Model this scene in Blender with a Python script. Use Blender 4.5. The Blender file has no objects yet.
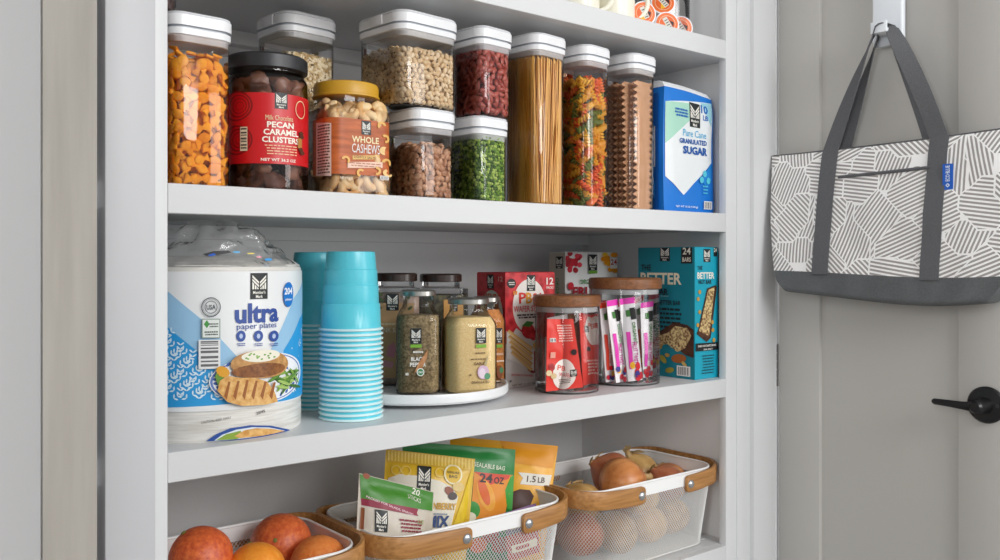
import bpy, bmesh, math, random
from math import sin, cos, tan, atan, atan2, pi, radians, sqrt
from mathutils import Vector, Matrix, noise
R_ = random.Random(7)
COL = bpy.context.scene.collection

# ------------------------------------------------------------------ camera numbers
F, TH, HY, CZ = 896.0, radians(39.17), 262.0, 1.22
ST, CT = sin(TH), cos(TH)
S1, S2, S3, S4 = CZ + .449, CZ + .098, CZ - .2365, CZ - .575     # shelf top heights
YF = 1.12                                                        # front face of the shelves

def ang(px): return TH + atan((px - 500) / F)
def AY(px, Y): return Y * tan(ang(px))
def AX(px, X): return X / tan(ang(px))
def W(px, py, Y):
    X = AY(px, Y); d = Y * CT + X * ST
    return Vector((X, Y, CZ + (HY - py) * d / F))
def proj(p):
    d = p.y * CT + p.x * ST; r = p.x * CT - p.y * ST
    return 500 + F * r / d, HY - F * (p.z - CZ) / d

# ------------------------------------------------------------------ materials
MC = {}
def lin(c): return c / 12.92 if c <= .04045 else ((c + .055) / 1.055) ** 2.4
def rgb(h): return tuple(lin(int(h[i:i + 2], 16) / 255) for i in (0, 2, 4)) + (1,)
def newmat(name):
    m = bpy.data.materials.new(name); m.use_nodes = True
    nt = m.node_tree; return m, nt, nt.nodes['Principled BSDF']
def col(h, rough=.5, metal=0, spec=.5):
    k = (h, rough, metal, spec)
    if k not in MC:
        m, nt, b = newmat('paint_' + h); b.inputs['Base Color'].default_value = rgb(h)
        b.inputs['Roughness'].default_value = rough; b.inputs['Metallic'].default_value = metal
        b.inputs['Specular IOR Level'].default_value = spec
        MC[k] = m
    return MC[k]
def noisy(name, h1, h2, scale=20, rough=.5, detail=4, bump=0, stretch=(1, 1, 1), lo=.35, hi=.65, kind='noise', spec=.5, obj_rand=False):
    if name in MC: return MC[name]
    m, nt, b = newmat(name); N = nt.nodes; L = nt.links
    tc = N.new('ShaderNodeTexCoord'); mp = N.new('ShaderNodeMapping'); mp.inputs['Scale'].default_value = stretch
    L.new(tc.outputs['Object'], mp.inputs['Vector'])
    if kind == 'noise':
        t = N.new('ShaderNodeTexNoise'); t.inputs['Scale'].default_value = scale; t.inputs['Detail'].default_value = detail; o = t.outputs['Fac']
    else:
        t = N.new('ShaderNodeTexVoronoi'); t.inputs['Scale'].default_value = scale; o = t.outputs['Distance']
    L.new(mp.outputs['Vector'], t.inputs['Vector'])
    if obj_rand:
        oi = N.new('ShaderNodeObjectInfo'); ad = N.new('ShaderNodeMath'); ad.operation = 'MULTIPLY_ADD'
        L.new(oi.outputs['Random'], ad.inputs[0]); ad.inputs[1].default_value = .5; L.new(o, ad.inputs[2])
        sb = N.new('ShaderNodeMath'); sb.operation = 'SUBTRACT'; L.new(ad.outputs[0], sb.inputs[0]); sb.inputs[1].default_value = .25; o2 = sb.outputs[0]
    else: o2 = o
    cr = N.new('ShaderNodeValToRGB'); e = cr.color_ramp.elements
    e[0].position = lo; e[0].color = rgb(h1); e[1].position = hi; e[1].color = rgb(h2)
    L.new(o2, cr.inputs['Fac']); L.new(cr.outputs['Color'], b.inputs['Base Color'])
    b.inputs['Roughness'].default_value = rough; b.inputs['Specular IOR Level'].default_value = spec
    if bump:
        bp = N.new('ShaderNodeBump'); bp.inputs['Strength'].default_value = bump; bp.inputs['Distance'].default_value = .002
        L.new(o, bp.inputs['Height']); L.new(bp.outputs['Normal'], b.inputs['Normal'])
    MC[name] = m; return m
def clear(name, tint='FFFFFF', k=1.0, rough=.04, haze=0.0, ior=1.45, bump=0):
    """thin clear plastic or glass: transparent with a Fresnel reflection, haze = part of it milky"""
    if name in MC: return MC[name]
    m = bpy.data.materials.new(name); m.use_nodes = True; nt = m.node_tree; N = nt.nodes; L = nt.links
    for n in list(N): N.remove(n)
    out = N.new('ShaderNodeOutputMaterial'); tr = N.new('ShaderNodeBsdfTransparent'); tr.inputs['Color'].default_value = rgb(tint)
    gl = N.new('ShaderNodeBsdfGlossy'); gl.inputs['Roughness'].default_value = rough
    fr = N.new('ShaderNodeFresnel'); fr.inputs['IOR'].default_value = ior
    geo = N.new('ShaderNodeNewGeometry')
    mx = N.new('ShaderNodeMixShader'); mu = N.new('ShaderNodeMath'); mu.operation = 'MULTIPLY'; mu.inputs[1].default_value = k; mu.use_clamp = True
    L.new(fr.outputs[0], mu.inputs[0]); L.new(mu.outputs[0], mx.inputs['Fac'])
    base = tr
    if haze:
        df = N.new('ShaderNodeBsdfDiffuse'); df.inputs['Color'].default_value = (.85, .85, .85, 1)
        m2 = N.new('ShaderNodeMixShader'); m2.inputs['Fac'].default_value = haze
        L.new(tr.outputs[0], m2.inputs[1]); L.new(df.outputs[0], m2.inputs[2]); base = m2
    L.new(base.outputs[0], mx.inputs[1]); L.new(gl.outputs[0], mx.inputs[2]); L.new(mx.outputs[0], out.inputs['Surface'])
    if bump:
        tc = N.new('ShaderNodeTexCoord'); t = N.new('ShaderNodeTexNoise'); t.inputs['Scale'].default_value = 22; t.inputs['Detail'].default_value = 3
        L.new(tc.outputs['Object'], t.inputs['Vector'])
        bp = N.new('ShaderNodeBump'); bp.inputs['Strength'].default_value = bump; bp.inputs['Distance'].default_value = .02
        L.new(t.outputs['Fac'], bp.inputs['Height']); L.new(bp.outputs['Normal'], gl.inputs['Normal']); L.new(bp.outputs['Normal'], fr.inputs['Normal'])
    MC[name] = m; return m
def wood(name, h1, h2, axis='x', rough=.45, scale=9, spec=.4):
    st = {'x': (1, 14, 14), 'y': (14, 1, 14), 'z': (14, 14, 1)}[axis]
    return noisy(name, h1, h2, scale, rough, 6, .15, st, .3, .7, spec=spec)

WHITE = col('D9DADB', .42); WHITE2 = col('D6D7D8', .42); WALLW = col('F3F4F6', .5)
INNER = noisy('interior_paint', 'EAEAEA', 'ECECEC', 260, .5, bump=.04)
GREIGE = col('B8B6B1', .5)
PLASTW = col('F2F3F5', .25)
CLEAR = clear('clear_plastic', 'FEFEFF', 1.4, .035)
GLASS = clear('clear_glass', 'FDFEFE', .9, .03, ior=1.45)

# ------------------------------------------------------------------ objects
def tag(o, label=None, cat=None, group=None, kind=None):
    if label: o['label'] = label
    if cat: o['category'] = cat
    if group: o['group'] = group
    if kind: o['kind'] = kind
    return o
def empty(name, loc, rz=0, **k):
    o = bpy.data.objects.new(name, None); COL.objects.link(o); o.location = loc; o.rotation_euler.z = rz
    o.empty_display_size = .02
    return tag(o, **k)
def xf(o):
    return Matrix.Translation(o.location) @ o.rotation_euler.to_matrix().to_4x4() @ Matrix.Diagonal((*o.scale, 1))
def wmat(o):
    return (wmat(o.parent) if o.parent else Matrix()) @ xf(o)

def circ(r, n=40, cx=0, cy=0): return [(cx + r * cos(2 * pi * i / n), cy + r * sin(2 * pi * i / n)) for i in range(n)]
def rrect(w, d, r, n=6):
    r = min(r, w / 2 - 1e-4, d / 2 - 1e-4); out = []
    for cx, cy, a0 in ((w / 2 - r, -d / 2 + r, -pi / 2), (w / 2 - r, d / 2 - r, 0), (-w / 2 + r, d / 2 - r, pi / 2), (-w / 2 + r, -d / 2 + r, pi)):
        for i in range(n + 1):
            a = a0 + pi / 2 * i / n; out.append((cx + r * cos(a), cy + r * sin(a)))
    return out
class MB:
    def __init__(s): s.v = []; s.f = []; s.m = []
    def add(s, vs, fs, mi=0):
        b = len(s.v); s.v += [tuple(v) for v in vs]; s.f += [tuple(b + i for i in f) for f in fs]; s.m += [mi] * len(fs); return s
    def loft(s, rings, mi=0, cap=True, closed=True):
        """rings: (outline, z) or list of 3d points; mi may be a list per band"""
        n = None; vs = []
        for r in rings:
            pts = [(x, y, r[1]) for x, y in r[0]] if isinstance(r, tuple) and not isinstance(r[0], (int, float)) else r
            n = len(pts); vs += pts
        k = len(rings); fs = []; ms = []
        for j in range(k - 1):
            for i in range(n if closed else n - 1):
                a = j * n + i; b = j * n + (i + 1) % n
                fs.append((a, b, b + n, a + n)); ms.append(mi[j] if isinstance(mi, list) else mi)
        m0 = mi[0] if isinstance(mi, list) else mi; m1 = mi[-1] if isinstance(mi, list) else mi
        if cap in (True, 'bottom'): fs.append(tuple(range(n))[::-1]); ms.append(m0)
        if cap in (True, 'top'): fs.append(tuple((k - 1) * n + i for i in range(n))); ms.append(m1)
        b = len(s.v); s.v += [tuple(v) for v in vs]; s.f += [tuple(b + i for i in f) for f in fs]; s.m += ms; return s
    def lathe(s, prof, n=40, mi=0, cap=True, cx=0, cy=0):
        return s.loft([(circ(max(r, 1e-5), n, cx, cy), z) for r, z in prof], mi, cap)
    def box(s, x0, y0, z0, x1, y1, z1, mi=0, bev=0):
        if bev:
            w, d = x1 - x0, y1 - y0; cx, cy = (x0 + x1) / 2, (y0 + y1) / 2
            def o(e): return [(x + cx, y + cy) for x, y in rrect(w - 2 * e, d - 2 * e, bev, 2)]
            return s.loft([(o(bev * .6), z0), (o(0), z0 + bev * .6), (o(0), z1 - bev * .6), (o(bev * .6), z1)], mi)
        return s.add([(x0, y0, z0), (x1, y0, z0), (x1, y1, z0), (x0, y1, z0), (x0, y0, z1), (x1, y0, z1), (x1, y1, z1), (x0, y1, z1)],
                     [(0, 3, 2, 1), (4, 5, 6, 7), (0, 1, 5, 4), (1, 2, 6, 5), (2, 3, 7, 6), (3, 0, 4, 7)], mi)
    def tube(s, path, r, n=8, mi=0, cap=True, flat=None):
        """round (or flat=(w,t) rectangular-ish) section along path"""
        P = [Vector(p) for p in path]; rings = []; up = Vector((0, 0, 1)); prev = None
        for i, p in enumerate(P):
            t = (P[min(i + 1, len(P) - 1)] - P[max(i - 1, 0)]).normalized()
            if prev is None:
                a = up if abs(t.z) < .95 else Vector((1, 0, 0)); u = (a - t * a.dot(t)).normalized()
            else: u = (prev - t * prev.dot(t)).normalized()
            prev = u; w = t.cross(u); rr = r[i] if isinstance(r, (list, tuple)) else r
            if flat: rings.append([p + u * (flat[0] * x) + w * (flat[1] * y) for x, y in ((-.5, -.5), (.5, -.5), (.5, .5), (-.5, .5))])
            else: rings.append([p + u * rr * cos(2 * pi * k / n) + w * rr * sin(2 * pi * k / n) for k in range(n)])
        return s.loft(rings, mi, cap)
    def ball(s, c, r, n=10, m=7, mi=0, sc=(1, 1, 1), wob=0, seed=0):
        vs = []; c = Vector(c)
        for j in range(m + 1):
            th = pi * j / m
            for i in range(n):
                a = 2 * pi * i / n; d = Vector((sin(th) * cos(a), sin(th) * sin(a), cos(th)))
                q = 1 + (wob * noise.noise(d * 1.7 + Vector((seed * 3.1, seed, 0))) if wob else 0)
                vs.append(c + Vector((d.x * sc[0], d.y * sc[1], d.z * sc[2])) * r * q)
        fs = []
        for j in range(m):
            for i in range(n): a = j * n + i; b = j * n + (i + 1) % n; fs.append((a, a + n, b + n, b))
        return s.add(vs, fs, mi)
    def merge(s, o, M, mi=None):
        b = len(s.v); s.v += [tuple(M @ Vector(v)) for v in o.v]; s.f += [tuple(b + i for i in f) for f in o.f]
        s.m += o.m if mi is None else [mi] * len(o.f); return s
    def mesh(s, name, mats, smooth=35):
        me = bpy.data.meshes.new(name); me.from_pydata(s.v, [], s.f); me.validate()
        for m in (mats if isinstance(mats, (list, tuple)) else [mats]): me.materials.append(m)
        if len(me.polygons) == len(s.m): me.polygons.foreach_set('material_index', s.m)
        if smooth:
            me.polygons.foreach_set('use_smooth', [True] * len(me.polygons)); me.set_sharp_from_angle(angle=radians(smooth))
        me.update(); return me
    def build(s, name, mats, parent=None, smooth=35, loc=None, **k):
        o = bpy.data.objects.new(name, s.mesh(name, mats, smooth)); COL.objects.link(o)
        if parent: o.parent = parent
        if loc: o.location = loc
        return tag(o, **k)
def inst(name, me, M, **k):
    o = bpy.data.objects.new(name, me); COL.objects.link(o); o.matrix_world = M
    o.location, q, o.scale = M.decompose(); o.rotation_euler = q.to_euler(); return tag(o, **k)

# ------------------------------------------------------------------ printed labels: real thin geometry lying on a surface
TXT = {}
def text_mesh(s, bold=.0):
    k = (s, bold)
    if k not in TXT:
        cu = bpy.data.curves.new('t', 'FONT'); cu.body = s; cu.offset = bold; cu.resolution_u = 2; cu.align_x = 'LEFT'
        ob = bpy.data.objects.new('t', cu); me = ob.to_mesh()
        vs = [(v.co.x, v.co.y) for v in me.vertices]; fs = [tuple(p.vertices) for p in me.polygons]
        ob.to_mesh_clear(); bpy.data.objects.remove(ob); bpy.data.curves.remove(cu)
        x0 = min(v[0] for v in vs); x1 = max(v[0] for v in vs); y0 = min(v[1] for v in vs); y1 = max(v[1] for v in vs)
        TXT[k] = ([(x - x0, y - y0) for x, y in vs], fs, x1 - x0, y1 - y0)
    return TXT[k]
class Dec:
    """surf(u, v, off) -> local point; host gives the world matrix; vertices are laid on the surface"""
    def __init__(s, surf, host, step=0, base=.0005, start=(0, .1)):
        s.surf = surf; s.host = host; s.M = wmat(host); s.step = step; s.lay = base; s.start = start; s.mats = []; s.mb = MB(); s.k = .00012
    def mi(s, m):
        if isinstance(m, str): m = col(m, .45)
        if m not in s.mats: s.mats.append(m)
        return s.mats.index(m)
    def uv(s, px, py):
        u, v = s.start
        def f(u, v):
            q = proj(s.M @ Vector(s.surf(u, v, 0))); return q[0] - px, q[1] - py
        for _ in range(14):
            a, b = f(u, v)
            if abs(a) + abs(b) < .02: break
            h = 2e-4; a1, b1 = f(u + h, v); a2, b2 = f(u, v + h)
            j11, j21, j12, j22 = (a1 - a) / h, (b1 - b) / h, (a2 - a) / h, (b2 - b) / h
            D = j11 * j22 - j12 * j21
            if abs(D) < 1: break
            du = (-a * j22 + b * j12) / D; dv = (-b * j11 + a * j21) / D
            k = min(1, .03 / max(abs(du), abs(dv), 1e-9)); u += du * k; v += dv * k
        return u, v
    def raw(s, vs, fs, m, same=False):
        """vs in (u, v) metres"""
        if not same: s.lay += s.k
        mi = s.mi(m)
        if s.step:
            bm = bmesh.new(); bv = [bm.verts.new((x, y, 0)) for x, y in vs]
            for f in fs:
                try: bm.faces.new([bv[i] for i in f])
                except ValueError: pass
            bmesh.ops.triangulate(bm, faces=[f for f in bm.faces if len(f.verts) > 4])
            for ax in ((0, 1) if s.step2 else (0,)):
                lo = min(v[ax] for v in vs); hi = max(v[ax] for v in vs); k = math.floor(lo / s.step) + 1
                while k * s.step < hi:
                    co = [0, 0, 0]; co[ax] = k * s.step; no = [0, 0, 0]; no[ax] = 1
                    bmesh.ops.bisect_plane(bm, geom=bm.verts[:] + bm.edges[:] + bm.faces[:], plane_co=co, plane_no=no, dist=1e-7); k += 1
            bm.verts.index_update()
            vs = [(v.co.x, v.co.y) for v in bm.verts]; fs = [tuple(v.index for v in f.verts) for f in bm.faces]; bm.free()
        s.mb.add([s.surf(u, v, s.lay) for u, v in vs], fs, mi)
    step2 = False
    def polyuv(s, pts, m, same=False): s.raw(pts, [tuple(range(len(pts)))], m, same)
    def poly(s, pts, m, same=False): s.polyuv([s.uv(*p) for p in pts], m, same)
    def rect(s, x0, y0, x1, y1, m, same=False):
        s.poly([(x0, y1), (x1, y1), (x1, y0), (x0, y0)], m, same)
    def frame(s, cx, cy, wpx, hpx):
        """centre and size in metres of a box given in photo pixels"""
        a = s.uv(cx - wpx / 2, cy); b = s.uv(cx + wpx / 2, cy); t = s.uv(cx, cy - hpx / 2); d = s.uv(cx, cy + hpx / 2)
        return ((a[0] + b[0]) / 2, (t[1] + d[1]) / 2), abs(b[0] - a[0]), abs(t[1] - d[1])
    def ruv(s, cx, cy, wpx, hpx, m, same=False, r=0):
        (u, v), w, h = s.frame(cx, cy, wpx, hpx); s.boxuv(u, v, w, h, m, same)
    def boxuv(s, u, v, w, h, m, same=False): s.polyuv([(u - w / 2, v - h / 2), (u + w / 2, v - h / 2), (u + w / 2, v + h / 2), (u - w / 2, v + h / 2)], m, same)
    def ell(s, cx, cy, rx, ry, m, same=False, n=20, rot=0, a0=0, a1=2 * pi):
        (u, v), w, h = s.frame(cx, cy, 2 * rx, 2 * ry); s.elluv(u, v, w / 2, h / 2, m, same, n, rot, a0, a1)
    def elluv(s, u, v, a, b, m, same=False, n=20, rot=0, a0=0, a1=2 * pi):
        c, q = cos(rot), sin(rot)
        s.polyuv([(u + a * cos(t) * c - b * sin(t) * q, v + a * cos(t) * q + b * sin(t) * c) for t in [a0 + (a1 - a0) * i / n for i in range(n)]], m, same)
    def ring(s, cx, cy, rx, ry, t, m, same=False, n=24):
        (u, v), w, h = s.frame(cx, cy, 2 * rx, 2 * ry); w /= 2; h /= 2
        vs = []; 
        for i in range(n):
            a = 2 * pi * i / n; vs += [(u + w * cos(a), v + h * sin(a)), (u + w * (1 - t) * cos(a), v + h * (1 - t) * sin(a))]
        s.raw(vs, [(2 * i, 2 * ((i + 1) % n), 2 * ((i + 1) % n) + 1, 2 * i + 1) for i in range(n)], m, same)
    def text(s, t, cx, cy, hpx, m, wpx=None, bold=.02, rot=0, same=False):
        (u, v), w, h = s.frame(cx, cy, wpx or 10, hpx); s.textuv(t, u, v, h, m, w if wpx else None, bold, rot, same)
    def textuv(s, t, u, v, h, m, w=None, bold=.02, rot=0, same=False):
        vs, fs, tw, th = text_mesh(t, bold); ky = h / th; kx = (w / tw) if w else ky; c, q = cos(rot), sin(rot)
        s.raw([(u + (x - tw / 2) * kx * c - (y - th / 2) * ky * q, v + (x - tw / 2) * kx * q + (y - th / 2) * ky * c) for x, y in vs], fs, m, same)
    def lines(s, cx, cy, wpx, hpx, n, m, fill=.5, seed=1):
        """small unreadable print: rows of short dashes"""
        (u, v), w, h = s.frame(cx, cy, wpx, hpx); r = random.Random(seed); vs = []; fs = []
        for i in range(n):
            y = v + h / 2 - h * (i + .5) / n; x = u - w / 2 + r.uniform(0, .1) * w; hh = h / n * fill / 2
            while x < u + w * .45:
                l = r.uniform(.06, .2) * w; x1 = min(x + l, u + w / 2); b = len(vs)
                vs += [(x, y - hh), (x1, y - hh), (x1, y + hh), (x, y + hh)]; fs.append((b, b + 1, b + 2, b + 3)); x = x1 + .03 * w
        s.raw(vs, fs, m)
    def bars(s, cx, cy, wpx, hpx, n, m, vert=True, bg='F2EFEA', seed=2):
        (u, v), w, h = s.frame(cx, cy, wpx, hpx); s.boxuv(u, v, w, h, bg); r = random.Random(seed); vs = []; fs = []
        x = -.42
        while x < .42:
            l = r.choice((.5, 1, 1.6)) * .84 / n / 1.6; b = len(vs)
            if vert: q = (u + x * w, v - h * .4, u + (x + l * .7) * w, v + h * .4)
            else: q = (u - w * .4, v + x * h, u + w * .4, v + (x + l * .7) * h)
            vs += [(q[0], q[1]), (q[2], q[1]), (q[2], q[3]), (q[0], q[3])]; fs.append((b, b + 1, b + 2, b + 3)); x += l * r.uniform(1.1, 1.8)
        s.raw(vs, fs, m)
    def logo(s, cx, cy, wpx, hpx, bg='1B2022', fg='F0EDE4', green=False, rot=0):
        (u, v), w, h = s.frame(cx, cy, wpx, hpx)
        s.boxuv(u, v, w, h, bg)
        def P(pts): return [(u + x * w, v + y * h) for x, y in pts]
        sets = [[(-.36, -.02), (-.26, .05), (-.26, .24), (-.36, .31)][::1], ]
        segs = []
        for sg in (-1, 1):
            segs.append([(sg * .40, .42), (sg * .40, .33), (sg * .03, .08), (sg * .03, .17)])
            segs.append([(sg * .40, .29), (sg * .40, .20), (sg * .03, -.05), (sg * .03, .04)])
            segs.append([(sg * .40, .16), (sg * .40, -.12), (sg * .30, -.12), (sg * .30, .09)])
            segs.append([(sg * .26, .06), (sg * .26, -.12), (sg * .17, -.12), (sg * .17, 0)])
            segs.append([(sg * .13, -.03), (sg * .13, -.12), (sg * .05, -.12), (sg * .05, -.08)])
        vs = []; fs = []
        for q in segs:
            b = len(vs); vs += P(q); fs.append((b, b + 1, b + 2, b + 3))
        s.raw(vs, fs, fg)
        s.textuv("Member's", u, v - h * .24, h * .12, fg, w * .72); s.textuv('Mark', u, v - h * .40, h * .12, fg, w * .4, same=True)
        if green: s.boxuv(u, v - h * .6, w, h * .17, '6FA53A')
    def build(s, name, parent=None, **k): return s.mb.build(name, s.mats, parent or s.host, smooth=60, **k)
def flat(o, U, V):
    o = Vector(o); U = Vector(U).normalized(); V = Vector(V).normalized(); n = U.cross(V)
    return lambda u, v, f: o + U * u + V * v + n * f
def cyl(Rr, a0):
    return lambda u, v, f: Vector(((Rr + f) * cos(a0 + u / Rr), (Rr + f) * sin(a0 + u / Rr), v))
def outl(pts, i0=0):
    """surface over a closed outline (counter-clockwise), u = arc length from corner i0"""
    P = [Vector((x, y)) for x, y in pts[i0:] + pts[:i0]]; P.append(P[0]); acc = [0]
    for a, b in zip(P, P[1:]): acc.append(acc[-1] + (b - a).length)
    T = acc[-1]
    def f(u, v, off):
        u = u % T; j = 0
        while j < len(acc) - 2 and acc[j + 1] < u: j += 1
        a, b = P[j], P[j + 1]; L = (b - a).length or 1e-9; t = (u - acc[j]) / L; d = (b - a) / L; p = a + (b - a) * t
        return Vector((p.x + d.y * off, p.y - d.x * off, v))
    f.T = T; return f

# ------------------------------------------------------------------ placing helpers
def round_at(pl, pr, Y):
    """centre X and radius of an upright cylinder whose centre is at depth Y and whose sides are seen at pl, pr"""
    a, b = ang(pl), ang(pr); m = (a + b) / 2; return Y * tan(m), Y / cos(m) * sin((b - a) / 2)
def sq_at(pl, pr, Yf, rot, asp=1, rr=.22):
    """centre and width of an upright rounded box seen between pl and pr with its nearest depth Yf"""
    w = .1; X = Y = 0
    for _ in range(30):
        o = rrect(w, w * asp, w * rr); o = [(x * cos(rot) - y * sin(rot), x * sin(rot) + y * cos(rot)) for x, y in o]
        Y = Yf - min(p[1] for p in o); X = Y * tan((ang(pl) + ang(pr)) / 2) if not X else X
        for _ in range(4):
            aa = [atan2(X + x, Y + y) for x, y in o]; X += ((ang(pl) + ang(pr)) / 2 - (min(aa) + max(aa)) / 2) * Y * 2
        w *= (ang(pr) - ang(pl)) / (max(aa) - min(aa))
    return X, Y, w

# ================================================================== THE SETTING
def struct(name, mb, m, smooth=0, **k): return mb.build(name, m, None, smooth, kind='structure', **k)
LX, RX, BY = .252, 1.535, 1.567
FLOOR = noisy('floor_oak', '77716B', '858079', 6, .5, stretch=(1, 12, 1))
struct('floor', MB().box(-4, -5, -.05, 6, 1.7, 0), FLOOR)
struct('ceiling', MB().box(-2, -2.2, 2.6, 3.4, 1.7, 2.65), WHITE)
struct('wall_front', MB().box(-2, 1.12, 0, .2385, 1.2, 2.6).box(1.668, 1.125, 0, 3.4, 1.2, 2.6).box(.2385, 1.12, 2.35, 1.668, 1.2, 2.6), WALLW)
struct('wall_back', MB().box(LX - .02, BY, 0, RX + .02, BY + .03, 2.6), INNER)
struct('wall_left', MB().box(LX - .02, 1.135, 0, LX, BY, 2.6), INNER)
struct('wall_right', MB().box(RX, 1.135, 0, RX + .02, BY, 2.6), INNER)
struct('trim_1', MB().box(.302, 1.098, 0, .360, 1.135, 2.35, bev=.002), col('C2C3C6', .42), smooth=30, label='white casing on the left of the pantry opening')
struct('trim_2', MB().box(.358, 1.118, 0, .3815, 1.135, 2.35, bev=.002), WHITE, smooth=30, label='narrow white left edge strip of the shelving')
struct('trim_3', MB().box(1.5026, 1.1185, 0, 1.580, 1.1365, 2.35, bev=.002).box(1.536, 1.1155, 0, 1.580, 1.121, 2.35, bev=.0015), WHITE, smooth=30, label='white right stile of the shelving')
struct('trim_4', MB().box(1.580, 1.106, 0, 1.655, 1.14, 2.35, bev=.002).box(1.653, 1.108, 0, 1.664, 1.14, 2.35), WHITE2, smooth=30, label='white casing on the right of the pantry opening')

struct('trim_5', MB().box(.2385, 1.185, 0, .307, 1.199, 2.35).box(.2385, 1.12, 2.35, .307, 1.2, 2.6), col('3A332C', .8), label='board coloured dark for the shade in the gap behind the left door edge')  # backing board; the shade of the gap is put into its dark colour
# shelves
def shelf(top, label, cleat=True):
    t = .0375
    o = MB().box(LX, 1.138, top - t + .004, RX, BY, top, bev=.001).box(.3815, 1.1185, top - t, 1.5026, 1.1385, top, bev=.0015).build('shelf', WHITE, label=label, cat='shelf')
    if cleat: MB().box(LX + .001, 1.543, top - .058, RX - .001, BY - .0005, top - t + .0035).build('cleat', INNER, o, label='grey painted support strip under the shelf')
    return o
shelf(S1, 'top white shelf in the frame, holding the mugs and coffee pods')
shelf(S2, 'white shelf holding the dry food canisters and the sugar bag')
shelf(S3, 'white shelf holding the paper plates, cups and snack boxes')
shelf(S4, 'lowest white shelf, under the wire baskets')

# right door, opened at a right angle to the shelves; its outer face is a plane X = const
DX = 1.668
d1 = empty('door_1', (DX, 1.108, 0), kind='structure', label='greige panelled door, open, with the tote bag on it')
mb = MB()
Y0, Y1, Ya, Yb = 1.106, .634, 1.011, .734
def dl(y): return y - 1.108
mb.box(.010, dl(Yb) - .01, .12, .026, dl(Ya) + .01, 2.2)
mb.box(0, dl(Ya), .02, .036, dl(Y0), 2.33, bev=.0015).box(0, dl(Y1), .02, .036, dl(Yb), 2.33, bev=.0015)
mb.box(0, dl(Yb), 2.2, .036, dl(Ya), 2.33).box(0, dl(Yb), .02, .036, dl(Ya), .18)
mb.build('door_leaf', GREIGE, d1)
mb = MB()
for k in range(5): mb.lathe([(.004, k * .018), (.0043, k * .018 + .001), (.0043, k * .018 + .016), (.004, k * .018 + .017)], 12, cx=-.0045, cy=.004)
mb.box(-.004, -.002, 0, -.0005, .004, .09)
h_ = mb.build('hinge', col('8C8A88', .35, .8), d1, loc=(0, 0, CZ - .2345 - .03))
hs = empty('handle', (-.001, .683 - 1.108, CZ - .252)); hs.parent = d1
BLACK = col('141416', .32)
def xz(prof, n=32):   # lathe round the -X axis
    m_ = MB().lathe(prof, n); m_.v = [(-z, y, x) for x, y, z in m_.v]; return m_
xz([(.031, 0), (.0325, .002), (.0325, .006), (.030, .009), (.014, .011), (.0125, .018), (.0115, .036), (.0115, .048), (.008, .052)]).build('rose', BLACK, hs)
pth = [(-.040, 0, 0), (-.043, .010, 0), (-.044, .024, 0), (-.044, .045, .001), (-.044, .073, .0015), (-.044, .077, .0015)]
mb = MB(); rings = []
for i, p in enumerate(pth):
    hw = (.009, .0085, .0072, .0062, .0056, .003)[i]
    rings.append([(p[0] + x * .6, p[1], p[2] + z) for x, z in circ(hw, 14)])
mb.loft(rings); mb.build('lever', BLACK, hs)
xz([(.0035, 0), (.0035, .001)], 12).build('keyhole', col('5a5a5e', .3, .9), hs, loc=(-.0108, -.021, .001))

# left door, swung past a right angle: seen on its edge
A = Vector((.2895, 1.095)); B = Vector((.1655, .62)); dd = (B - A).normalized(); nn = Vector((dd.y, -dd.x)).normalized()
if nn.x > 0: nn = -nn
q = [A, B, B + nn * .0315, A + nn * .0315]
mb = MB(); mb.loft([([(p.x, p.y) for p in q], .02), ([(p.x, p.y) for p in q], 2.33)])
if True:
    struct('door_2', mb, wood('door_edge_grain', '8F8A82', '9F9A92', 'z', .55, 5), label='greige door edge with wood grain, open on the left')

# ================================================================== LIGHT
sc = bpy.context.scene
w = bpy.data.worlds.new('world'); sc.world = w; w.use_nodes = True
bg = w.node_tree.nodes['Background']; bg.inputs[0].default_value = (.95, .97, 1, 1); bg.inputs[1].default_value = .66
def area(name, loc, target, sx, sy, power, c=(1, 1, 1)):
    l = bpy.data.lights.new(name, 'AREA'); l.shape = 'RECTANGLE'; l.size = sx; l.size_y = sy; l.energy = power; l.color = c
    o = bpy.data.objects.new(name, l); COL.objects.link(o); o.location = loc
    o.rotation_euler = (Vector(target) - Vector(loc)).to_track_quat('-Z', 'Y').to_euler(); return o
area('assumed_right_light', (2.6, -1.7, 1.65), (.95, 1.25, .95), 1.0, 1.9, 27, (1, .995, .98))  # assumed lamp, unseen at right front, added for the sheen on the canisters
area('front_key_light', (1.0, -2.0, 2.2), (.95, 1.2, 1.0), 1.4, 1.1, 50, (1, 1, 1))  # added key lamp out of view, high in front of the shelves
area('left_fill_light', (-2.3, -.55, 1.8), (1.5, .85, 1.1), 1.0, 1.4, 36, (1, 1, 1))  # unseen fill lamp, added to brighten the left wall, door and bag
area('top_fill_light', (.7, -.9, 2.5), (.9, .9, .9), 1.4, .9, 5, (1, .99, .97))  # weak fill from above, an added lamp without a fixture
sc.cycles.transparent_max_bounces = 32; sc.cycles.diffuse_bounces = 6

cam = bpy.data.cameras.new('camera'); co = bpy.data.objects.new('camera', cam); COL.objects.link(co); sc.camera = co
co.location = (0, 0, CZ); co.rotation_euler = (pi / 2, 0, -TH); cam.sensor_width = 36; cam.lens = F * .036; cam.shift_y = -(280 - HY) / 1000; cam.clip_start = .02
sc.view_settings.view_transform = 'Standard'; sc.view_settings.look = 'None'; sc.view_settings.gamma = 1; sc.view_settings.use_curve_mapping = False
sc.view_settings.exposure = 0

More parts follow.
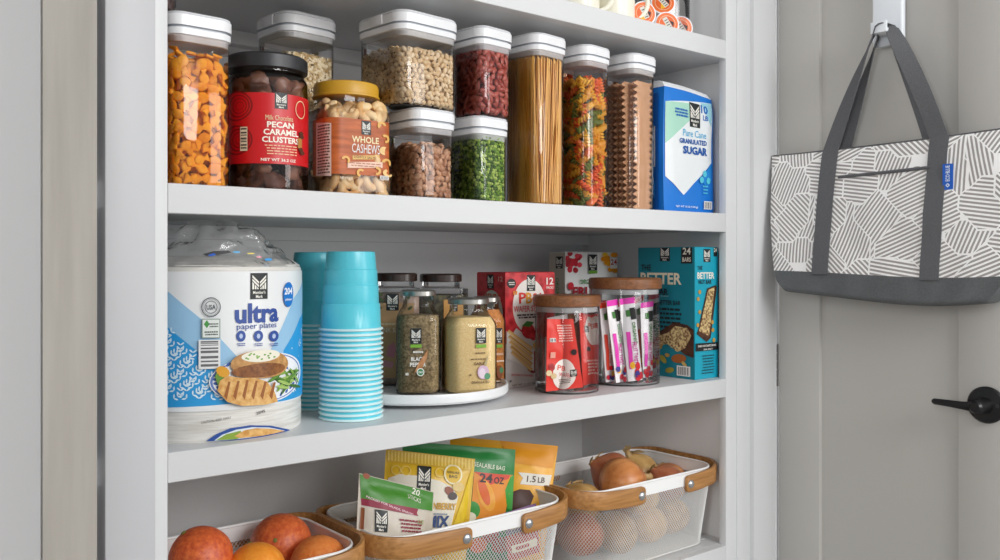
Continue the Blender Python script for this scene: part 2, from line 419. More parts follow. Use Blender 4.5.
# ================================================================== CANISTERS WITH DRY FOOD
def canister(px0, px1, Yf, rot, z, h, label, asp=1, lidh=.034, flap=False, group=None, rr=.24):
    X, Y, w = sq_at(px0, px1, Yf, rot, asp, rr); w -= .001; d = w * asp; r = w * rr
    t = empty('food_canister', (X, Y, z), rot, label=label, cat='canister')
    b = .0025   # body is a little narrower than the lid
    W0, D0 = w - 2 * b, d - 2 * b
    m = MB().loft([(rrect(W0 - .01, D0 - .01, r - .005), 0), (rrect(W0 - .002, D0 - .002, r), .003), (rrect(W0, D0, r), .008), (rrect(W0, D0, r), h - lidh - .004), (rrect(W0 - .003, D0 - .003, r), h - lidh)], cap='bottom')
    m.build('body', CLEAR, t)
    g = h - lidh
    def o(e): return rrect(w - 2 * e, d - 2 * e, r - e * .5)
    m = MB().loft([(o(.006), g - .010), (o(.004), g - .009), (o(.0035), g - .001)], cap=False)
    m.build('seal', clear('milky_seal', 'FAFBFC', .6, .2, .55), t)
    m = MB().loft([(o(.003), g - .001), (o(.001), g), (o(.0005), g + .008), (o(.0045), g + .009), (o(.0045), g + .0108), (o(0), g + .0115), (o(0), g + .025), (o(.0015), g + .0262), (o(.0022), g + .0268), (o(.002), g + .0275), (o(.0012), g + .0285), (o(.0025), h - .0015), (o(.005), h)], [0, 0, 1, 1, 1, 0, 0, 1, 1, 0, 0, 0])
    m.build('lid', [PLASTW, col('C9CDD2', .4)], t)
    m = MB().loft([(rrect(w * .45, d * .45, r), h - .0005), (rrect(w * .45, d * .45, r), h + .0012), (rrect(w * .43, d * .43, r), h + .002)], cap='top')
    m.build('push_button', PLASTW, t)
    if flap:
        m = MB().box(-w / 2 - .0012, -.016, g + .012, -w / 2 + .002, .016, h - .004, bev=.001)
        m.build('flap', PLASTW, t)
    t['w'] = W0; t['d'] = D0; t['r'] = r
    return t
def facing(t, nx, ny):
    M = wmat(t); n = (M.to_3x3() @ Vector((nx, ny, 0))); c = M.translation
    return n.x * (-c.x) + n.y * (-c.y)
def perim(pts):
    """sample outline: list of (x, y, nx, ny, s)"""
    P = [Vector(p) for p in pts] + [Vector(pts[0])]; acc = 0; out = []
    for a, b in zip(P, P[1:]):
        L = (b - a).length
        if L < 1e-7: continue
        d = (b - a) / L; out.append((a, d, acc, L)); acc += L
    def f(s):
        s %= acc
        for a, d, s0, L in out:
            if s <= s0 + L + 1e-9: p = a + d * (s - s0); return p.x, p.y, d.y, -d.x
        return out[-1][0].x, out[-1][0].y, out[-1][1].y, -out[-1][1].x
    return f, acc
def fill(t, outline_fn, z0, z1, du, dv, inset, items, name, cat, label, group, tilt=.35, limit=300, core=None, spin=True, jit=.25, layers=2, seed=1, stuffonly=False, stufflabel=None, zwave=0, sizevar=.12):
    """items: list of (MB, materials, label or None, group); outline_fn(e) = inner outline inset by e"""
    r = random.Random(seed); M0 = wmat(t); meshes = [i[0].mesh(name, i[1], 60) for i in items]; rest = MB(); mats = []
    for i in items:
        for m in (i[1] if isinstance(i[1], (list, tuple)) else [i[1]]):
            if m not in mats: mats.append(m)
    n_ind = 0; cand = []
    for lay in range(layers):
        e = inset + lay * inset * 1.5; f, T = perim(outline_fn(e)); nu = max(3, int(T / du)); nv = max(1, int((z1 - z0 - dv * .6) / dv) + 1)
        for j in range(nv):
            for i in range(nu):
                s = (i + (j % 2) * .5 + r.uniform(-jit, jit)) * T / nu; x, y, nx, ny = f(s)
                z = z0 + dv * .5 + j * dv + r.uniform(-jit, jit) * dv * .6 + (zwave * sin(i * 1.3 + lay) if zwave else 0)
                cand.append((lay, x, y, nx, ny, z))
    e = inset; o = outline_fn(e); xs = [p[0] for p in o]; ys = [p[1] for p in o]; a, b = (max(xs) - min(xs)) / 2, (max(ys) - min(ys)) / 2
    for i in range(int(2 * a / du)):
        for j in range(int(2 * b / du)):
            x = -a + (i + .5) * du; y = -b + (j + .5) * du
            if (abs(x) / a) ** 4 + (abs(y) / b) ** 4 > .8: continue
            cand.append((9, x, y, 0, 0, z1 + r.uniform(-.4, .3) * dv))
    cand.sort(key=lambda c: (c[0], -c[5]))
    vis = [c for c in cand if c[0] == 0 and facing(t, c[3], c[4]) > 0]
    k = max(1, len(vis) / limit); keep = set()
    if not stuffonly: keep = {id(c) for q, c in enumerate(vis) if int(q / k) != int((q - 1) / k) or q == 0} if k > 1 else {id(c) for c in vis}
    for c in cand:
        lay, x, y, nx, ny, z = c
        N = Vector((nx, ny, 0)) if lay != 9 else Vector((0, 0, 1))
        ref = Vector((0, 0, 1)) if lay != 9 else Vector((1, 0, 0))
        U = ref.cross(N).normalized(); V = N.cross(U)
        R3 = Matrix((U, V, N)).transposed()           # item z axis -> outward
        if spin: R3 = R3 @ Matrix.Rotation(r.uniform(0, 2 * pi), 3, 'Z')
        else: R3 = R3 @ Matrix.Rotation(r.uniform(-.15, .15), 3, 'Z')
        R3 = R3 @ Matrix.Rotation(r.gauss(0, tilt), 3, 'X') @ Matrix.Rotation(r.gauss(0, tilt), 3, 'Y')
        sz = 1 + r.uniform(-sizevar, sizevar)
        M = M0 @ Matrix.Translation((x, y, z)) @ (R3 * sz).to_4x4()
        ki = r.randrange(len(items))
        if id(c) in keep:
            inst(name, meshes[ki], M, label=items[ki][2] or label, cat=cat, group=items[ki][3] or group)
        else:
            im = items[ki][1] if isinstance(items[ki][1], (list, tuple)) else [items[ki][1]]
            b0 = len(rest.m); rest.merge(items[ki][0], M)
            for q in range(b0, len(rest.m)): rest.m[q] = mats.index(im[rest.m[q]])
    if core:  # solid core; its dark colour stands in for shade between the pieces
        f = outline_fn(inset * 3.2); mats.append(core)
        MM = MB().loft([(f, z0 + .001), (f, z1 - dv)]); rest.merge(MM, M0, mats.index(core))
    if rest.v: rest.build(name, mats, None, 60, label=stufflabel or (label + ', the mass behind the front ones'), cat=cat, kind='stuff')
def inner(t):
    w, d, r = t['w'], t['d'], t['r']; return lambda e: rrect(w - 2 * e - .002, d - 2 * e - .002, max(r - e, .004), 4)

def bean(L, Wd, T, bend=.25, n=7, m=6):
    b = MB(); vs = []
    for j in range(m + 1):
        th = pi * j / m; x = -cos(th)
        for i in range(n):
            a = 2 * pi * i / n; y = sin(th) * cos(a); z = sin(th) * sin(a)
            vs.append((x * L / 2, y * Wd / 2 + bend * Wd * (x * x - .5), z * T / 2))
    fs = [(j * n + i, j * n + (i + 1) % n, (j + 1) * n + (i + 1) % n, (j + 1) * n + i) for j in range(m) for i in range(n)]
    return b.add(vs, fs)
# goldfish shaped crackers ------------------------------------------------
def fish(L=.021):
    up = [(-.5, .0), (-.5, .26), (-.38, .20), (-.24, .07), (-.12, .16), (.05, .27), (.22, .27), (.38, .17), (.5, 0)]
    o = up + [(x, -y) for x, y in up[-2:0:-1]]; o = o[::-1]; rings = []
    for s_, z in ((.86, -.07), (1, -.03), (1, .03), (.86, .075), (.45, .11)):
        rings.append([(x * L * s_, y * L * s_, z * L * 1.1) for x, y in o])
    return MB().loft(rings)
# A
can = canister(148, 232, 1.152, radians(2), S2, .227, 'clear canister of orange fish crackers behind the left frame', lidh=.03)
CRK = noisy('cracker', 'EC8F14', 'FBB233', 260, .75, obj_rand=True, lo=.2, hi=.8, spec=.2)
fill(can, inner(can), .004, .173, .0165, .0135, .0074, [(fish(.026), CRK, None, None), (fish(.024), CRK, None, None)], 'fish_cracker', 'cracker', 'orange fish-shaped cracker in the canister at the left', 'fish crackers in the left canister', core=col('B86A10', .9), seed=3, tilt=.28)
# C oats
canC = canister(256, 336, 1.285, radians(6), S2, .296, 'clear canister of rolled oats standing behind the pecan cluster jar', flap=True, lidh=.032)
OAT = noisy('oat', 'B89A6A', 'E2CDA4', 90, .85, spec=.2)
OAT2 = col('F0E2C4', .8); oat = bean(.007, .0055, .0022, 0, 6, 4)
fill(canC, inner(canC), .004, .232, .0052, .0036, .002, [(oat, OAT, None, None), (oat, OAT2, None, None)], 'rolled_oats', 'oats', 'rolled oats', 'oats', core=col('9A7C50', .9), stuffonly=True, stufflabel='pale rolled oats filling the canister behind the pecan cluster jar', seed=5, layers=1, sizevar=.3)
# pinto + black eyed peas on top
canP = canister(387, 455, 1.150, radians(4), S2, .1425, 'clear canister of brown pinto beans under the black-eyed pea canister', lidh=.030)
PINTO = noisy('pinto_skin', 'A66E48', 'DEB08A', 240, .4, obj_rand=True, lo=.3, hi=.75)
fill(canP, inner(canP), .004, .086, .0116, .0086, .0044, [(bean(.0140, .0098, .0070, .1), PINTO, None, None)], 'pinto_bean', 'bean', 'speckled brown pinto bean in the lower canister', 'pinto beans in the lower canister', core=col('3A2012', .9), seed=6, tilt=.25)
canE = canister(358.5, 457, 1.150, radians(5), S2 + .1447, .146, 'wide clear canister of black-eyed peas on top of the pinto bean canister', asp=1.0, flap=True, lidh=.031, rr=.2)
PEA = col('DCC096', .45); EYE = col('2A1A16', .5)
def bep():
    b = bean(.0112, .0088, .0074, .10); b2 = bean(.0036, .0030, .0026, 0, 6, 4); b.m = [0] * len(b.f); b.merge(b2, Matrix.Translation((0, -.0028, .0018)), 1); return b
PEA2 = col('E9D3B0', .45); b3 = bep(); b4 = bean(.0112, .0088, .0074, .10)
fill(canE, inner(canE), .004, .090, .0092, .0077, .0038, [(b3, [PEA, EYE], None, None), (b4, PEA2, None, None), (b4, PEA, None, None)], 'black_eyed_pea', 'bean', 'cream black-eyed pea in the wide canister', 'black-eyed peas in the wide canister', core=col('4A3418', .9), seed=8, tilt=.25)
# peas + kidney on top
canG = canister(449, 508, 1.152, radians(6), S2, .1425, 'clear canister of green split peas under the kidney bean canister', lidh=.030)
G1 = col('7A9E34', .6); G2 = col('B4C860', .6); G3 = col('4C6E22', .6); sp = bean(.0062, .0055, .0035, 0, 6, 4)
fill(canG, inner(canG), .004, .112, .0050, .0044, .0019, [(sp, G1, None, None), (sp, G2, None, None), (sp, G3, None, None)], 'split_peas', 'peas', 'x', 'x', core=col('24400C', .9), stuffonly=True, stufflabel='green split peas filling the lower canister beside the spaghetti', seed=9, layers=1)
canK = canister(452, 512, 1.152, radians(6), S2 + .1447, .147, 'clear canister of dark red kidney beans on top of the split pea canister', lidh=.031)
KID = noisy('kidney_skin', '9C3C2E', 'C86A5A', 160, .35, obj_rand=True, lo=.25, hi=.8)
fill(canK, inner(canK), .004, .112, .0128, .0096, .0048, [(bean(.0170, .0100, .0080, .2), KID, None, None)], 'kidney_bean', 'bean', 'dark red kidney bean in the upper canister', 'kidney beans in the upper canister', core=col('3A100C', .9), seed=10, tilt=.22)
# spaghetti
canS = canister(504, 566, 1.150, radians(7), S2, .299, 'tall clear canister of dry spaghetti', lidh=.030, rr=.27)
SPA = col('F0BE5C', .4); SPA2 = col('DDA03C', .4)
def strand(L, r_=.0011): return MB().tube([(0, 0, 0), (0, 0, L)], r_, 5)
sm = [strand(.254).mesh('spaghetti_strand', SPA, 60), strand(.248).mesh('spaghetti_strand', SPA2, 60), strand(.251).mesh('spaghetti_strand', col('E8B04C', .4), 60)]
M0 = wmat(canS); rest = MB(); rr_ = random.Random(4); f0, T0 = perim(inner(canS)(.003)); n_s = 0
for lay in range(4):
    f, T = perim(inner(canS)(.0035 + lay * .0033)); nu = int(T / .0027)
    for i in range(nu):
        s_ = (i + rr_.uniform(-.4, .4)) / nu * T; x, y, nx, ny = f(s_); off = rr_.gauss(.0, .010) + .016 * sin(s_ * 55)
        s2 = s_ + max(-.03, min(.03, off)); x2, y2, _, _ = f(s2)
        dz = rr_.uniform(0, .006); a = Vector((x, y, .003 + dz)); b = Vector((x2, y2, .003 + dz + .24)); d = (b - a).normalized()
        q_ = Vector((0, 0, 1)).rotation_difference(d).to_matrix().to_4x4(); M = M0 @ Matrix.Translation(a) @ q_
        if lay < 2 and facing(canS, nx, ny) > 0 and n_s < 150:
            inst('spaghetti_strand', sm[rr_.randrange(3)], M, label='straight yellow spaghetti strand standing in the tall canister', cat='pasta', group='spaghetti strands in the tall canister'); n_s += 1
        else: rest.merge(strand(.251), M, rr_.randrange(2))
f = inner(canS)(.017); rest.merge(MB().loft([(f, .003), (f, .24)]), M0, 1)
rest.build('spaghetti_strand', [SPA, SPA2], None, 60, label='the rest of the dry spaghetti packed inside the tall canister', cat='pasta', kind='stuff')
# rotini
canR = canister(556.5, 610, 1.150, radians(7), S2, .297, 'tall clear canister of tricolour rotini pasta', lidh=.030, rr=.27)
def rotini(L=.034, R0=.0068, n=22, tw=2.4):
    rings = []
    for j in range(n + 1):
        z = -L / 2 + L * j / n; a0 = tw * 2 * pi * j / n; pts = []
        for k in range(12):
            a = 2 * pi * k / 12; rad = R0 * (.38 + .62 * max(0, cos(1.5 * a)) ** 2) if True else 0
            rad = R0 * (.55 + .45 * (.5 + .5 * cos(2 * a)) ** .9); pts.append((rad * cos(a + a0), z, rad * sin(a + a0)))
        rings.append(pts)
    return MB().loft(rings)
rt = rotini()
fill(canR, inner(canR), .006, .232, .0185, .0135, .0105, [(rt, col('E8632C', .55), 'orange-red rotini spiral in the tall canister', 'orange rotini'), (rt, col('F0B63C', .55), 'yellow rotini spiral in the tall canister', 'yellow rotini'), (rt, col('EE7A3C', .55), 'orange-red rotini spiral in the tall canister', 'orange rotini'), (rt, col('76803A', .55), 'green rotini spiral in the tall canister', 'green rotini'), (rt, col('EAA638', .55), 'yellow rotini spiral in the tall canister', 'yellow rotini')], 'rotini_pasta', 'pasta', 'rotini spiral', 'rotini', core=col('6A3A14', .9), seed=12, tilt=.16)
# wavy lasagna
canL = canister(602.5, 656, 1.150, radians(7), S2, .300, 'tall clear canister of wavy-edged lasagna sheets beside the sugar bag', lidh=.030, rr=.27)
LAS = noisy('lasagna', 'D0A078', 'DCAE88', 30, .6)
def sheet(wd, L, amp=.0035, wl=.0125, rag=.006):
    n = int(L / wl * 6); rows = []; nx = 9
    for j in range(n + 1):
        z = L * j / n; ph = 2 * pi * z / wl; row = []
        for i in range(nx):
            x = -wd / 2 + wd * i / (nx - 1); k = max(0, 1 - min(x + wd / 2, wd / 2 - x) / rag); sg = 1 if x < 0 else -1
            row.append((x + .0016 * k * sin(ph) * -sg, amp * k * sin(ph + (0 if x < 0 else 1)), z))
        rows.append(row)
    a = MB(); vs = []; fs = []
    for s_, dy in ((0, 0), (1, .0012)):
        for row in rows: vs += [(x, y + dy, z) for x, y, z in row]
    N_ = (n + 1) * nx
    for j in range(n):
        for i in range(nx - 1):
            q_ = j * nx + i; fs.append((q_, q_ + 1, q_ + 1 + nx, q_ + nx)); fs.append((N_ + q_, N_ + q_ + nx, N_ + q_ + 1 + nx, N_ + q_ + 1))
        for i in (0, nx - 1): q_ = j * nx + i; fs.append((q_, q_ + nx, N_ + q_ + nx, N_ + q_))
    return a.add(vs, fs)
wL = canL['w']; shm = sheet(wL * .66, .246).mesh('lasagna_sheet', LAS, 60); M0 = wmat(canL); rr_ = random.Random(5)
for k in range(6):
    y = -wL / 2 + .012 + k * .0108
    a = radians(rr_.uniform(-2, 2)); M = M0 @ Matrix.Translation((.004 + rr_.uniform(-.002, .002), y, .004)) @ Matrix.Rotation(a, 4, 'Y') @ Matrix.Rotation(rr_.uniform(-.04, .04), 4, 'Z')
    o = inst('lasagna_sheet', shm, M, label=('tan lasagna sheet with ruffled edges, frontmost in its canister' if k == 0 else 'tan lasagna sheet with ruffled edges standing behind the frontmost one'), cat='pasta', group='lasagna sheets')
# ---------------------------------------------------------------- pecan cluster jar
X, Rj = round_at(225, 308, 1.215)
jar = empty('clusters_jar', (X, 1.215, S2), 0, label='round clear jar of chocolate pecan clusters with a red label and black lid', cat='jar')
H = .194
MB().lathe([(Rj - .006, 0), (Rj - .001, .004), (Rj, .010), (Rj, H - .036), (Rj - .003, H - .030), (Rj - .008, H - .024), (Rj - .008, H - .010)], 48, cap='bottom').build('body', CLEAR, jar)
mb = MB(); rings = []
for e, z in ((.001, H - .021), (0, H - .020), (0, H - .003), (.003, H)):
    rings.append((([(x * (1 + (.012 if i % 2 else 0)), y * (1 + (.012 if i % 2 else 0))) for i, (x, y) in enumerate(circ(Rj - .001 - e, 120))]) if z < H and e < .001 else circ(Rj - .001 - e, 120), z))
mb.loft(rings).build('lid', col('2C2D30', .4), jar)
ca = atan2(-1.215, -X)
D = Dec(cyl(Rj, ca), jar, .006, start=(0, .08))
RED = 'D0161E'
zt, zb = .136, .038
u0, u1 = -Rj * 1.75, Rj * 1.75
D.polyuv([(u0, zb), (u1, zb), (u1, zt), (u0, zt)], col(RED, .35))
for cy_ in (106, 140):
    for q_ in range(4): D.ring(240, cy_ , 13 - q_ * 3, 15 - q_ * 3.6, .10, '8E0E16', same=q_ > 0)
D.logo(281, 101, 12.5, 16)
D.text('Milk Chocolate', 279, 118, 5, 'F0D9A8', 27, .0)
D.text('PECAN', 280, 125, 6, 'FFF6E6', 26, .03); D.text('CARAMEL', 280.5, 132.5, 6, 'FFF6E6', 34, .03, same=True); D.text('CLUSTERS', 280, 140, 6, 'FFF6E6', 36, .03, same=True)
D.lines(280, 150, 32, 11, 4, 'F2C9A0', .35, 4)
D.text('NET WT 36.2 OZ', 278, 160, 3, 'FFF6E6', 34)
D.bars(244.5, 139, 7, 24, 9, '4A4238', vert=False, bg='E8DCC0')
D.ring(299, 110, 4.5, 9, .1, 'F0D9A8')
for q_ in range(7): D.ell(301 + R_.uniform(-3, 3), 134 + q_ * 3.2, 2.2, 2.2, R_.choice(['5A2A14', '8A4A20', 'B9803C']), n=8)
D.build('label', label='red printed wraparound label')
CHOC = noisy('milk_chocolate', '6A4030', '9A6A52', 40, .4, obj_rand=True)
chm = [MB().ball((0, 0, 0), .0165, 14, 9, 0, (1, 1, .62), .5, s_) for s_ in (1, 2, 3)]
fill(jar, lambda e: circ(Rj - .001 - e, 24), .004, .15, .030, .022, .0165, [(c_, CHOC, None, None) for c_ in chm], 'chocolate_cluster', 'chocolate', 'lumpy brown chocolate cluster in the red-labelled jar', 'chocolate clusters in the jar', seed=14, core=col('2A1810', .8), layers=1, stufflabel='more chocolate clusters deep in the red-labelled jar')

# ---------------------------------------------------------------- cashew jar
X, Y, w_ = sq_at(302, 390.5, 1.152, radians(-1), 1, .2)
jar = empty('cashew_jar', (X, Y, S2), radians(-1), label='squarish clear jar of whole cashews with an orange label and golden lid', cat='jar')
H = .171
def o(e, r=.2): return rrect(w_ - 2 * e, w_ - 2 * e, w_ * r, 6)
lr = w_ * .455
def mixo(t):  # square shoulder to round neck
    a = o(.0); n = len(a); return [(x * (1 - t) + t * lr * .93 * cos(atan2(y, x)), y * (1 - t) + t * lr * .93 * sin(atan2(y, x))) for x, y in a]
MB().loft([(o(.006), 0), (o(.001), .004), (o(0), .010), (o(0), H - .052), (mixo(.15), H - .044), (mixo(.55), H - .036), (mixo(1), H - .031), (mixo(1), H - .006)], cap='bottom').build('body', CLEAR, jar)
MB().loft([(circ(lr, 100), H - .022), (circ(lr + .0008, 100), H - .0215), (circ(lr + .0008, 100), H - .019), ([(x * (1.008 if i % 2 else 1), y * (1.008 if i % 2 else 1)) for i, (x, y) in enumerate(circ(lr - .001, 100))], H - .018), ([(x * (1.008 if i % 2 else 1), y * (1.008 if i % 2 else 1)) for i, (x, y) in enumerate(circ(lr - .001, 100))], H - .005), (circ(lr - .002, 100), H - .0015), (circ(lr - .005, 100), H)]).build('lid', col('D2A02C', .4), jar)
sf = outl(o(0, .2), 27)     # starts on the left face
so = outl(o(0), 21)
D = Dec(so, jar, .003, start=(.03, .07))
ORG = noisy('orange_wood_print', 'A84E16', 'C8662A', 30, .45, stretch=(1, 1, 6))
# find left-face centre and front centre through the photo pixels
ua, _ = D.uv(313, 150); ub, _ = D.uv(387, 150)
D.polyuv([(ua, .030), (ub + .004, .030), (ub + .004, .112), (ua, .112)], ORG)
D.rect(316.5, 123, 331.5, 176, 'E6CFC2'); D.lines(324, 149, 12, 50, 17, '5A3A30', .5, 5)
D.logo(366, 128, 9.5, 14)
D.text('WHOLE', 365, 140, 6.5, 'F6E6B8', 27, .02); D.text('CASHEWS', 365.5, 149, 9, 'F2F2EE', 28, .0)
D.rect(352, 155.5, 379, 159.5, 'E2B868'); D.text('LIGHTLY SALTED', 365.5, 157.5, 2.4, '7A3A12', 24)
D.rect(347, 162, 382, 168, 'EFC9B4'); D.lines(364, 165, 32, 5, 2, 'B07050', .4)
def cres(D, cx, cy, s_, a, c='F0C070'):
    (u, v), ww, hh = D.frame(cx, cy, s_, s_); pts = []
    for k in range(9): t = a + radians(-110 + 220 * k / 8); pts.append((u + ww * .5 * cos(t), v + hh * .5 * sin(t)))
    for k in range(8, -1, -1): t = a + radians(-110 + 220 * k / 8); pts.append((u + ww * .22 * cos(t), v + hh * .22 * sin(t)))
    D.polyuv(pts, c)
for cx_, cy_, a_ in ((381, 126, 2), (384, 139, .3), (383, 151, 3), (385, 163, 1.2), (376, 171, 0), (360, 173, 2.6), (345, 160, 1), (386, 173, 4)): cres(D, cx_, cy_, 8.5, a_, R_.choice(['E8B45E', 'F3CB86']))
D.bars(383, 178, 8, 4, 8, '333333')
D.text('NET WT 33 OZ', 346, 178, 2.5, 'F8E8D0', 12)
D.build('label', label='orange printed label with a pale nutrition panel')
def cashew(s_=.024):
    pts = []; rr2 = []
    for k in range(9):
        t = radians(-105 + 210 * k / 8); pts.append((s_ * .36 * cos(t), s_ * .42 * sin(t), 0)); rr2.append(s_ * (.12, .2, .24, .26, .26, .245, .22, .18, .1)[k])
    return MB().tube(pts, rr2, 8)
CAS = noisy('cashew_nut', 'DDAA68', 'F4D6A4', 50, .5, obj_rand=True, lo=.2, hi=.8)
fill(jar, lambda e: rrect(w_ - .003 - 2 * e, w_ - .003 - 2 * e, w_ * .2 - e * .4, 4), .003, .130, .020, .0145, .0105, [(cashew(.030), CAS, None, None), (cashew(.027), CAS, None, None)], 'cashew', 'nut', 'pale golden cashew in the jar with the golden lid', 'cashews in the golden-lidded jar', core=col('7A5020', .9), seed=15)

# ---------------------------------------------------------------- sugar bag
c0 = W(664, 150, 1.158); X0 = c0.x; wS = 1.514 - X0; dS = .088; Hs = .248
bag = empty('sugar_bag', (X0, 1.158, S2), 0, label='blue and white paper bag of granulated sugar at the right end of its shelf', cat='bag')
def sug_o(z):
    t = z / Hs; pts = []; n = 12
    topn = 1 - .05 * max(0, (t - .88) / .12)
    bu = .0045 * sin(pi * min(1, t * 1.02)); sq = (1 if t > .04 else .985)
    A_ = [(0, 0), (wS, 0), (wS, dS), (0, dS)]
    for k in range(4):
        a, b = A_[k], A_[(k + 1) % 4]
        for i in range(n):
            s_ = i / n; x = a[0] + (b[0] - a[0]) * s_; y = a[1] + (b[1] - a[1]) * s_; d = (b[0] - a[0], b[1] - a[1]); L = math.hypot(*d)
            e = min(1, sin(pi * s_) * 2.2) - .55; ww = .0012 * noise.noise(Vector((x * 30, y * 30, z * 22)))
            bb = bu * e + ww
            if k == 1: bb -= .002 * t
            pts.append(((x + d[1] / L * bb - wS / 2) * topn * sq + wS / 2, (y - d[0] / L * bb - dS / 2) * topn * sq + dS / 2))
    return pts
zs = [Hs * k / 40 for k in range(41)]
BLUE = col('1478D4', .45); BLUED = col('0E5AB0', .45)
rings = []
for z in zs:
    pts = sug_o(z); rings.append([(x, y, z - (.012 * (x / wS) ** 2 * max(0, (z / Hs - .6) / .4))) for x, y in pts])
mb = MB().loft(rings, 0, cap='bottom')
mb.build('bag_paper', BLUE, bag)
# folded top
top = rings[-1]; mb = MB(); cxs = wS / 2; cys = dS / 2
r2 = [(x, y, z + .0) for x, y, z in top]; r3 = [((x - cxs) * .95 + cxs, (y - cys) * .80 + cys, z + .011) for x, y, z in top]; r4 = [((x - cxs) * .8 + cxs, (y - cys) * .35 + cys, z + .017) for x, y, z in top]
mb.loft([r2, r3, r4], 0, cap='top').build('folded_top', col('EDEFF2', .6), bag)
def sugsurf(u, v, f):
    t = v / Hs; x = min(max(u, 0), wS); ww = .0012 * noise.noise(Vector((x * 30, 0, v * 22))); s_ = x / wS
    topn = 1 - .05 * max(0, (t - .88) / .12); bb = .0045 * sin(pi * min(1, t * 1.02)) * (min(1, sin(pi * s_) * 2.2) - .55) + ww
    y = -bb; sq = 1 if t > .04 else .985
    return Vector(((x - wS / 2) * topn * sq + wS / 2, (y - dS / 2) * topn * sq + dS / 2 - f - .0008, v - (.012 * s_ ** 2 * max(0, (t - .6) / .4))))
D = Dec(sugsurf, bag, .006, start=(.06, .12)); D.step2 = True
e_ = .003
def suv(px, py):
    u, v = D.uv(px, py); return min(max(u, e_), wS - e_), min(v, Hs - .004)
D.polyuv([suv(665, 176), suv(683.5, 195), suv(711, 163), suv(711, 104), suv(665, 101)], 'E9EDEE')
D.polyuv([suv(665, 101), suv(689, 103.5), suv(691, 119), suv(665, 143)], 'A9D8C4')
D.polyuv([suv(700, 103), suv(711, 104), suv(711, 128)], '9CD0DC')
D.polyuv([suv(711, 164), suv(700, 178), suv(706, 188), suv(711, 180)], '1E8AD8')
D.logo(694.5, 115.5, 10.5, 24); D.text('10', 703.8, 110, 8, '1668BC', 6.5, .03); D.text('LB', 705, 118.5, 5, '1668BC', 5, .02)
D.lines(681, 112.5, 13, 9, 3, '1668BC', .6, 7)
D.text('Pure Cane', 694, 134, 7, '4FB4DE', 23, .0); D.text('GRANULATED', 692.5, 142, 5, '1559A8', 27, .03); D.text('SUGAR', 694.5, 151, 8, '1559A8', 24, .04)
for px_, py_ in ((701, 180), (704, 174), (707.5, 181)): D.ell(px_, py_, 2, 3.4, '58C8DC', n=10)
D.lines(704.5, 190, 5, 10, 3, '58C8DC', .4)
D.text('NET WT 10 LB (4.54 kg)', 686, 207, 2.6, 'DDE8F4', 22); D.bars(707, 205.5, 8, 8, 8, '333333')
D.build('print', label='white diamond and lettering printed on the bag front')
D = Dec(flat((-.0012, dS, 0), (0, -1, 0), (0, 0, 1)), bag, 0, start=(.05, .1)); D.surf = lambda u, v, f: Vector((-.0045 - f, dS - u, v)); D.lay = .0008
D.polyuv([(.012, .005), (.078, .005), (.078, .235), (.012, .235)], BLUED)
D.polyuv([(.02, .09), (.07, .09), (.07, .17), (.02, .17)], 'D8DEE4'); D.polyuv([(.02, .03), (.07, .03), (.07, .06), (.02, .06)], '1E7AD0')
for k in range(8): D.polyuv([(.024, .096 + k * .009), (.066, .096 + k * .009), (.066, .099 + k * .009), (.024, .099 + k * .009)], '33404A', same=k > 0)
D.build('side_print', label='darker blue side print with a pale facts panel')

# ---------------------------------------------------------------- small jar standing on the cracker canister
X, Rs = round_at(140, 176, 1.20)
sj = empty('spice_jar', (.3885, 1.19, S2 + .2292), 0, label='small glass jar of dark contents on top of the fish cracker canister', cat='jar')
MB().lathe([(.018, 0), (.024, .002), (.0265, .008), (.0265, .06), (.018, .072), (.018, .08)], 32, cap='bottom').build('body', GLASS, sj)
MB().lathe([(.021, .001), (.0245, .008), (.0245, .045)], 24).build('contents', noisy('dark_contents', '2A1C1A', '6A5450', 90, .6), sj)
MB().lathe([(.02, .076), (.02, .094), (.018, .096)], 32).build('lid', col('2b2b2d', .4), sj)

# ================================================================== UPPER SHELF: mugs and coffee pods
def WX(px, py, X):
    Y = AX(px, X); d = Y * CT + X * ST; return Vector((X, Y, CZ + (HY - py) * d / F))
CREAM = col('F1EDDC', .25)
def mug(px, Yc, r, hang, label):
    X = Yc * tan(ang(px)); t = empty('mug', (X, Yc, S1), 0, label=label, cat='mug', group=None)
    MB().lathe([(r * .75, 0), (r * .93, .003), (r, .012), (r, .088), (r - .001, .09), (r - .0035, .089), (r - .004, .012), (r * .6, .006)], 40).build('cup', CREAM, t)
    pts = []; 
    for k in range(13):
        a = radians(-88 + 176 * k / 12); pts.append(((r - .004 + .030 * cos(a)) * cos(hang), (r - .004 + .030 * cos(a)) * sin(hang), .045 + .033 * sin(a)))
    MB().tube(pts, .0046, 10).build('handle', CREAM, t)
mug(577, 1.185, .041, radians(-34), 'cream mug on the top shelf, left of the other cream mug')
mug(612, 1.185, .043, radians(-34), 'cream mug on the top shelf, beside the coffee pods')
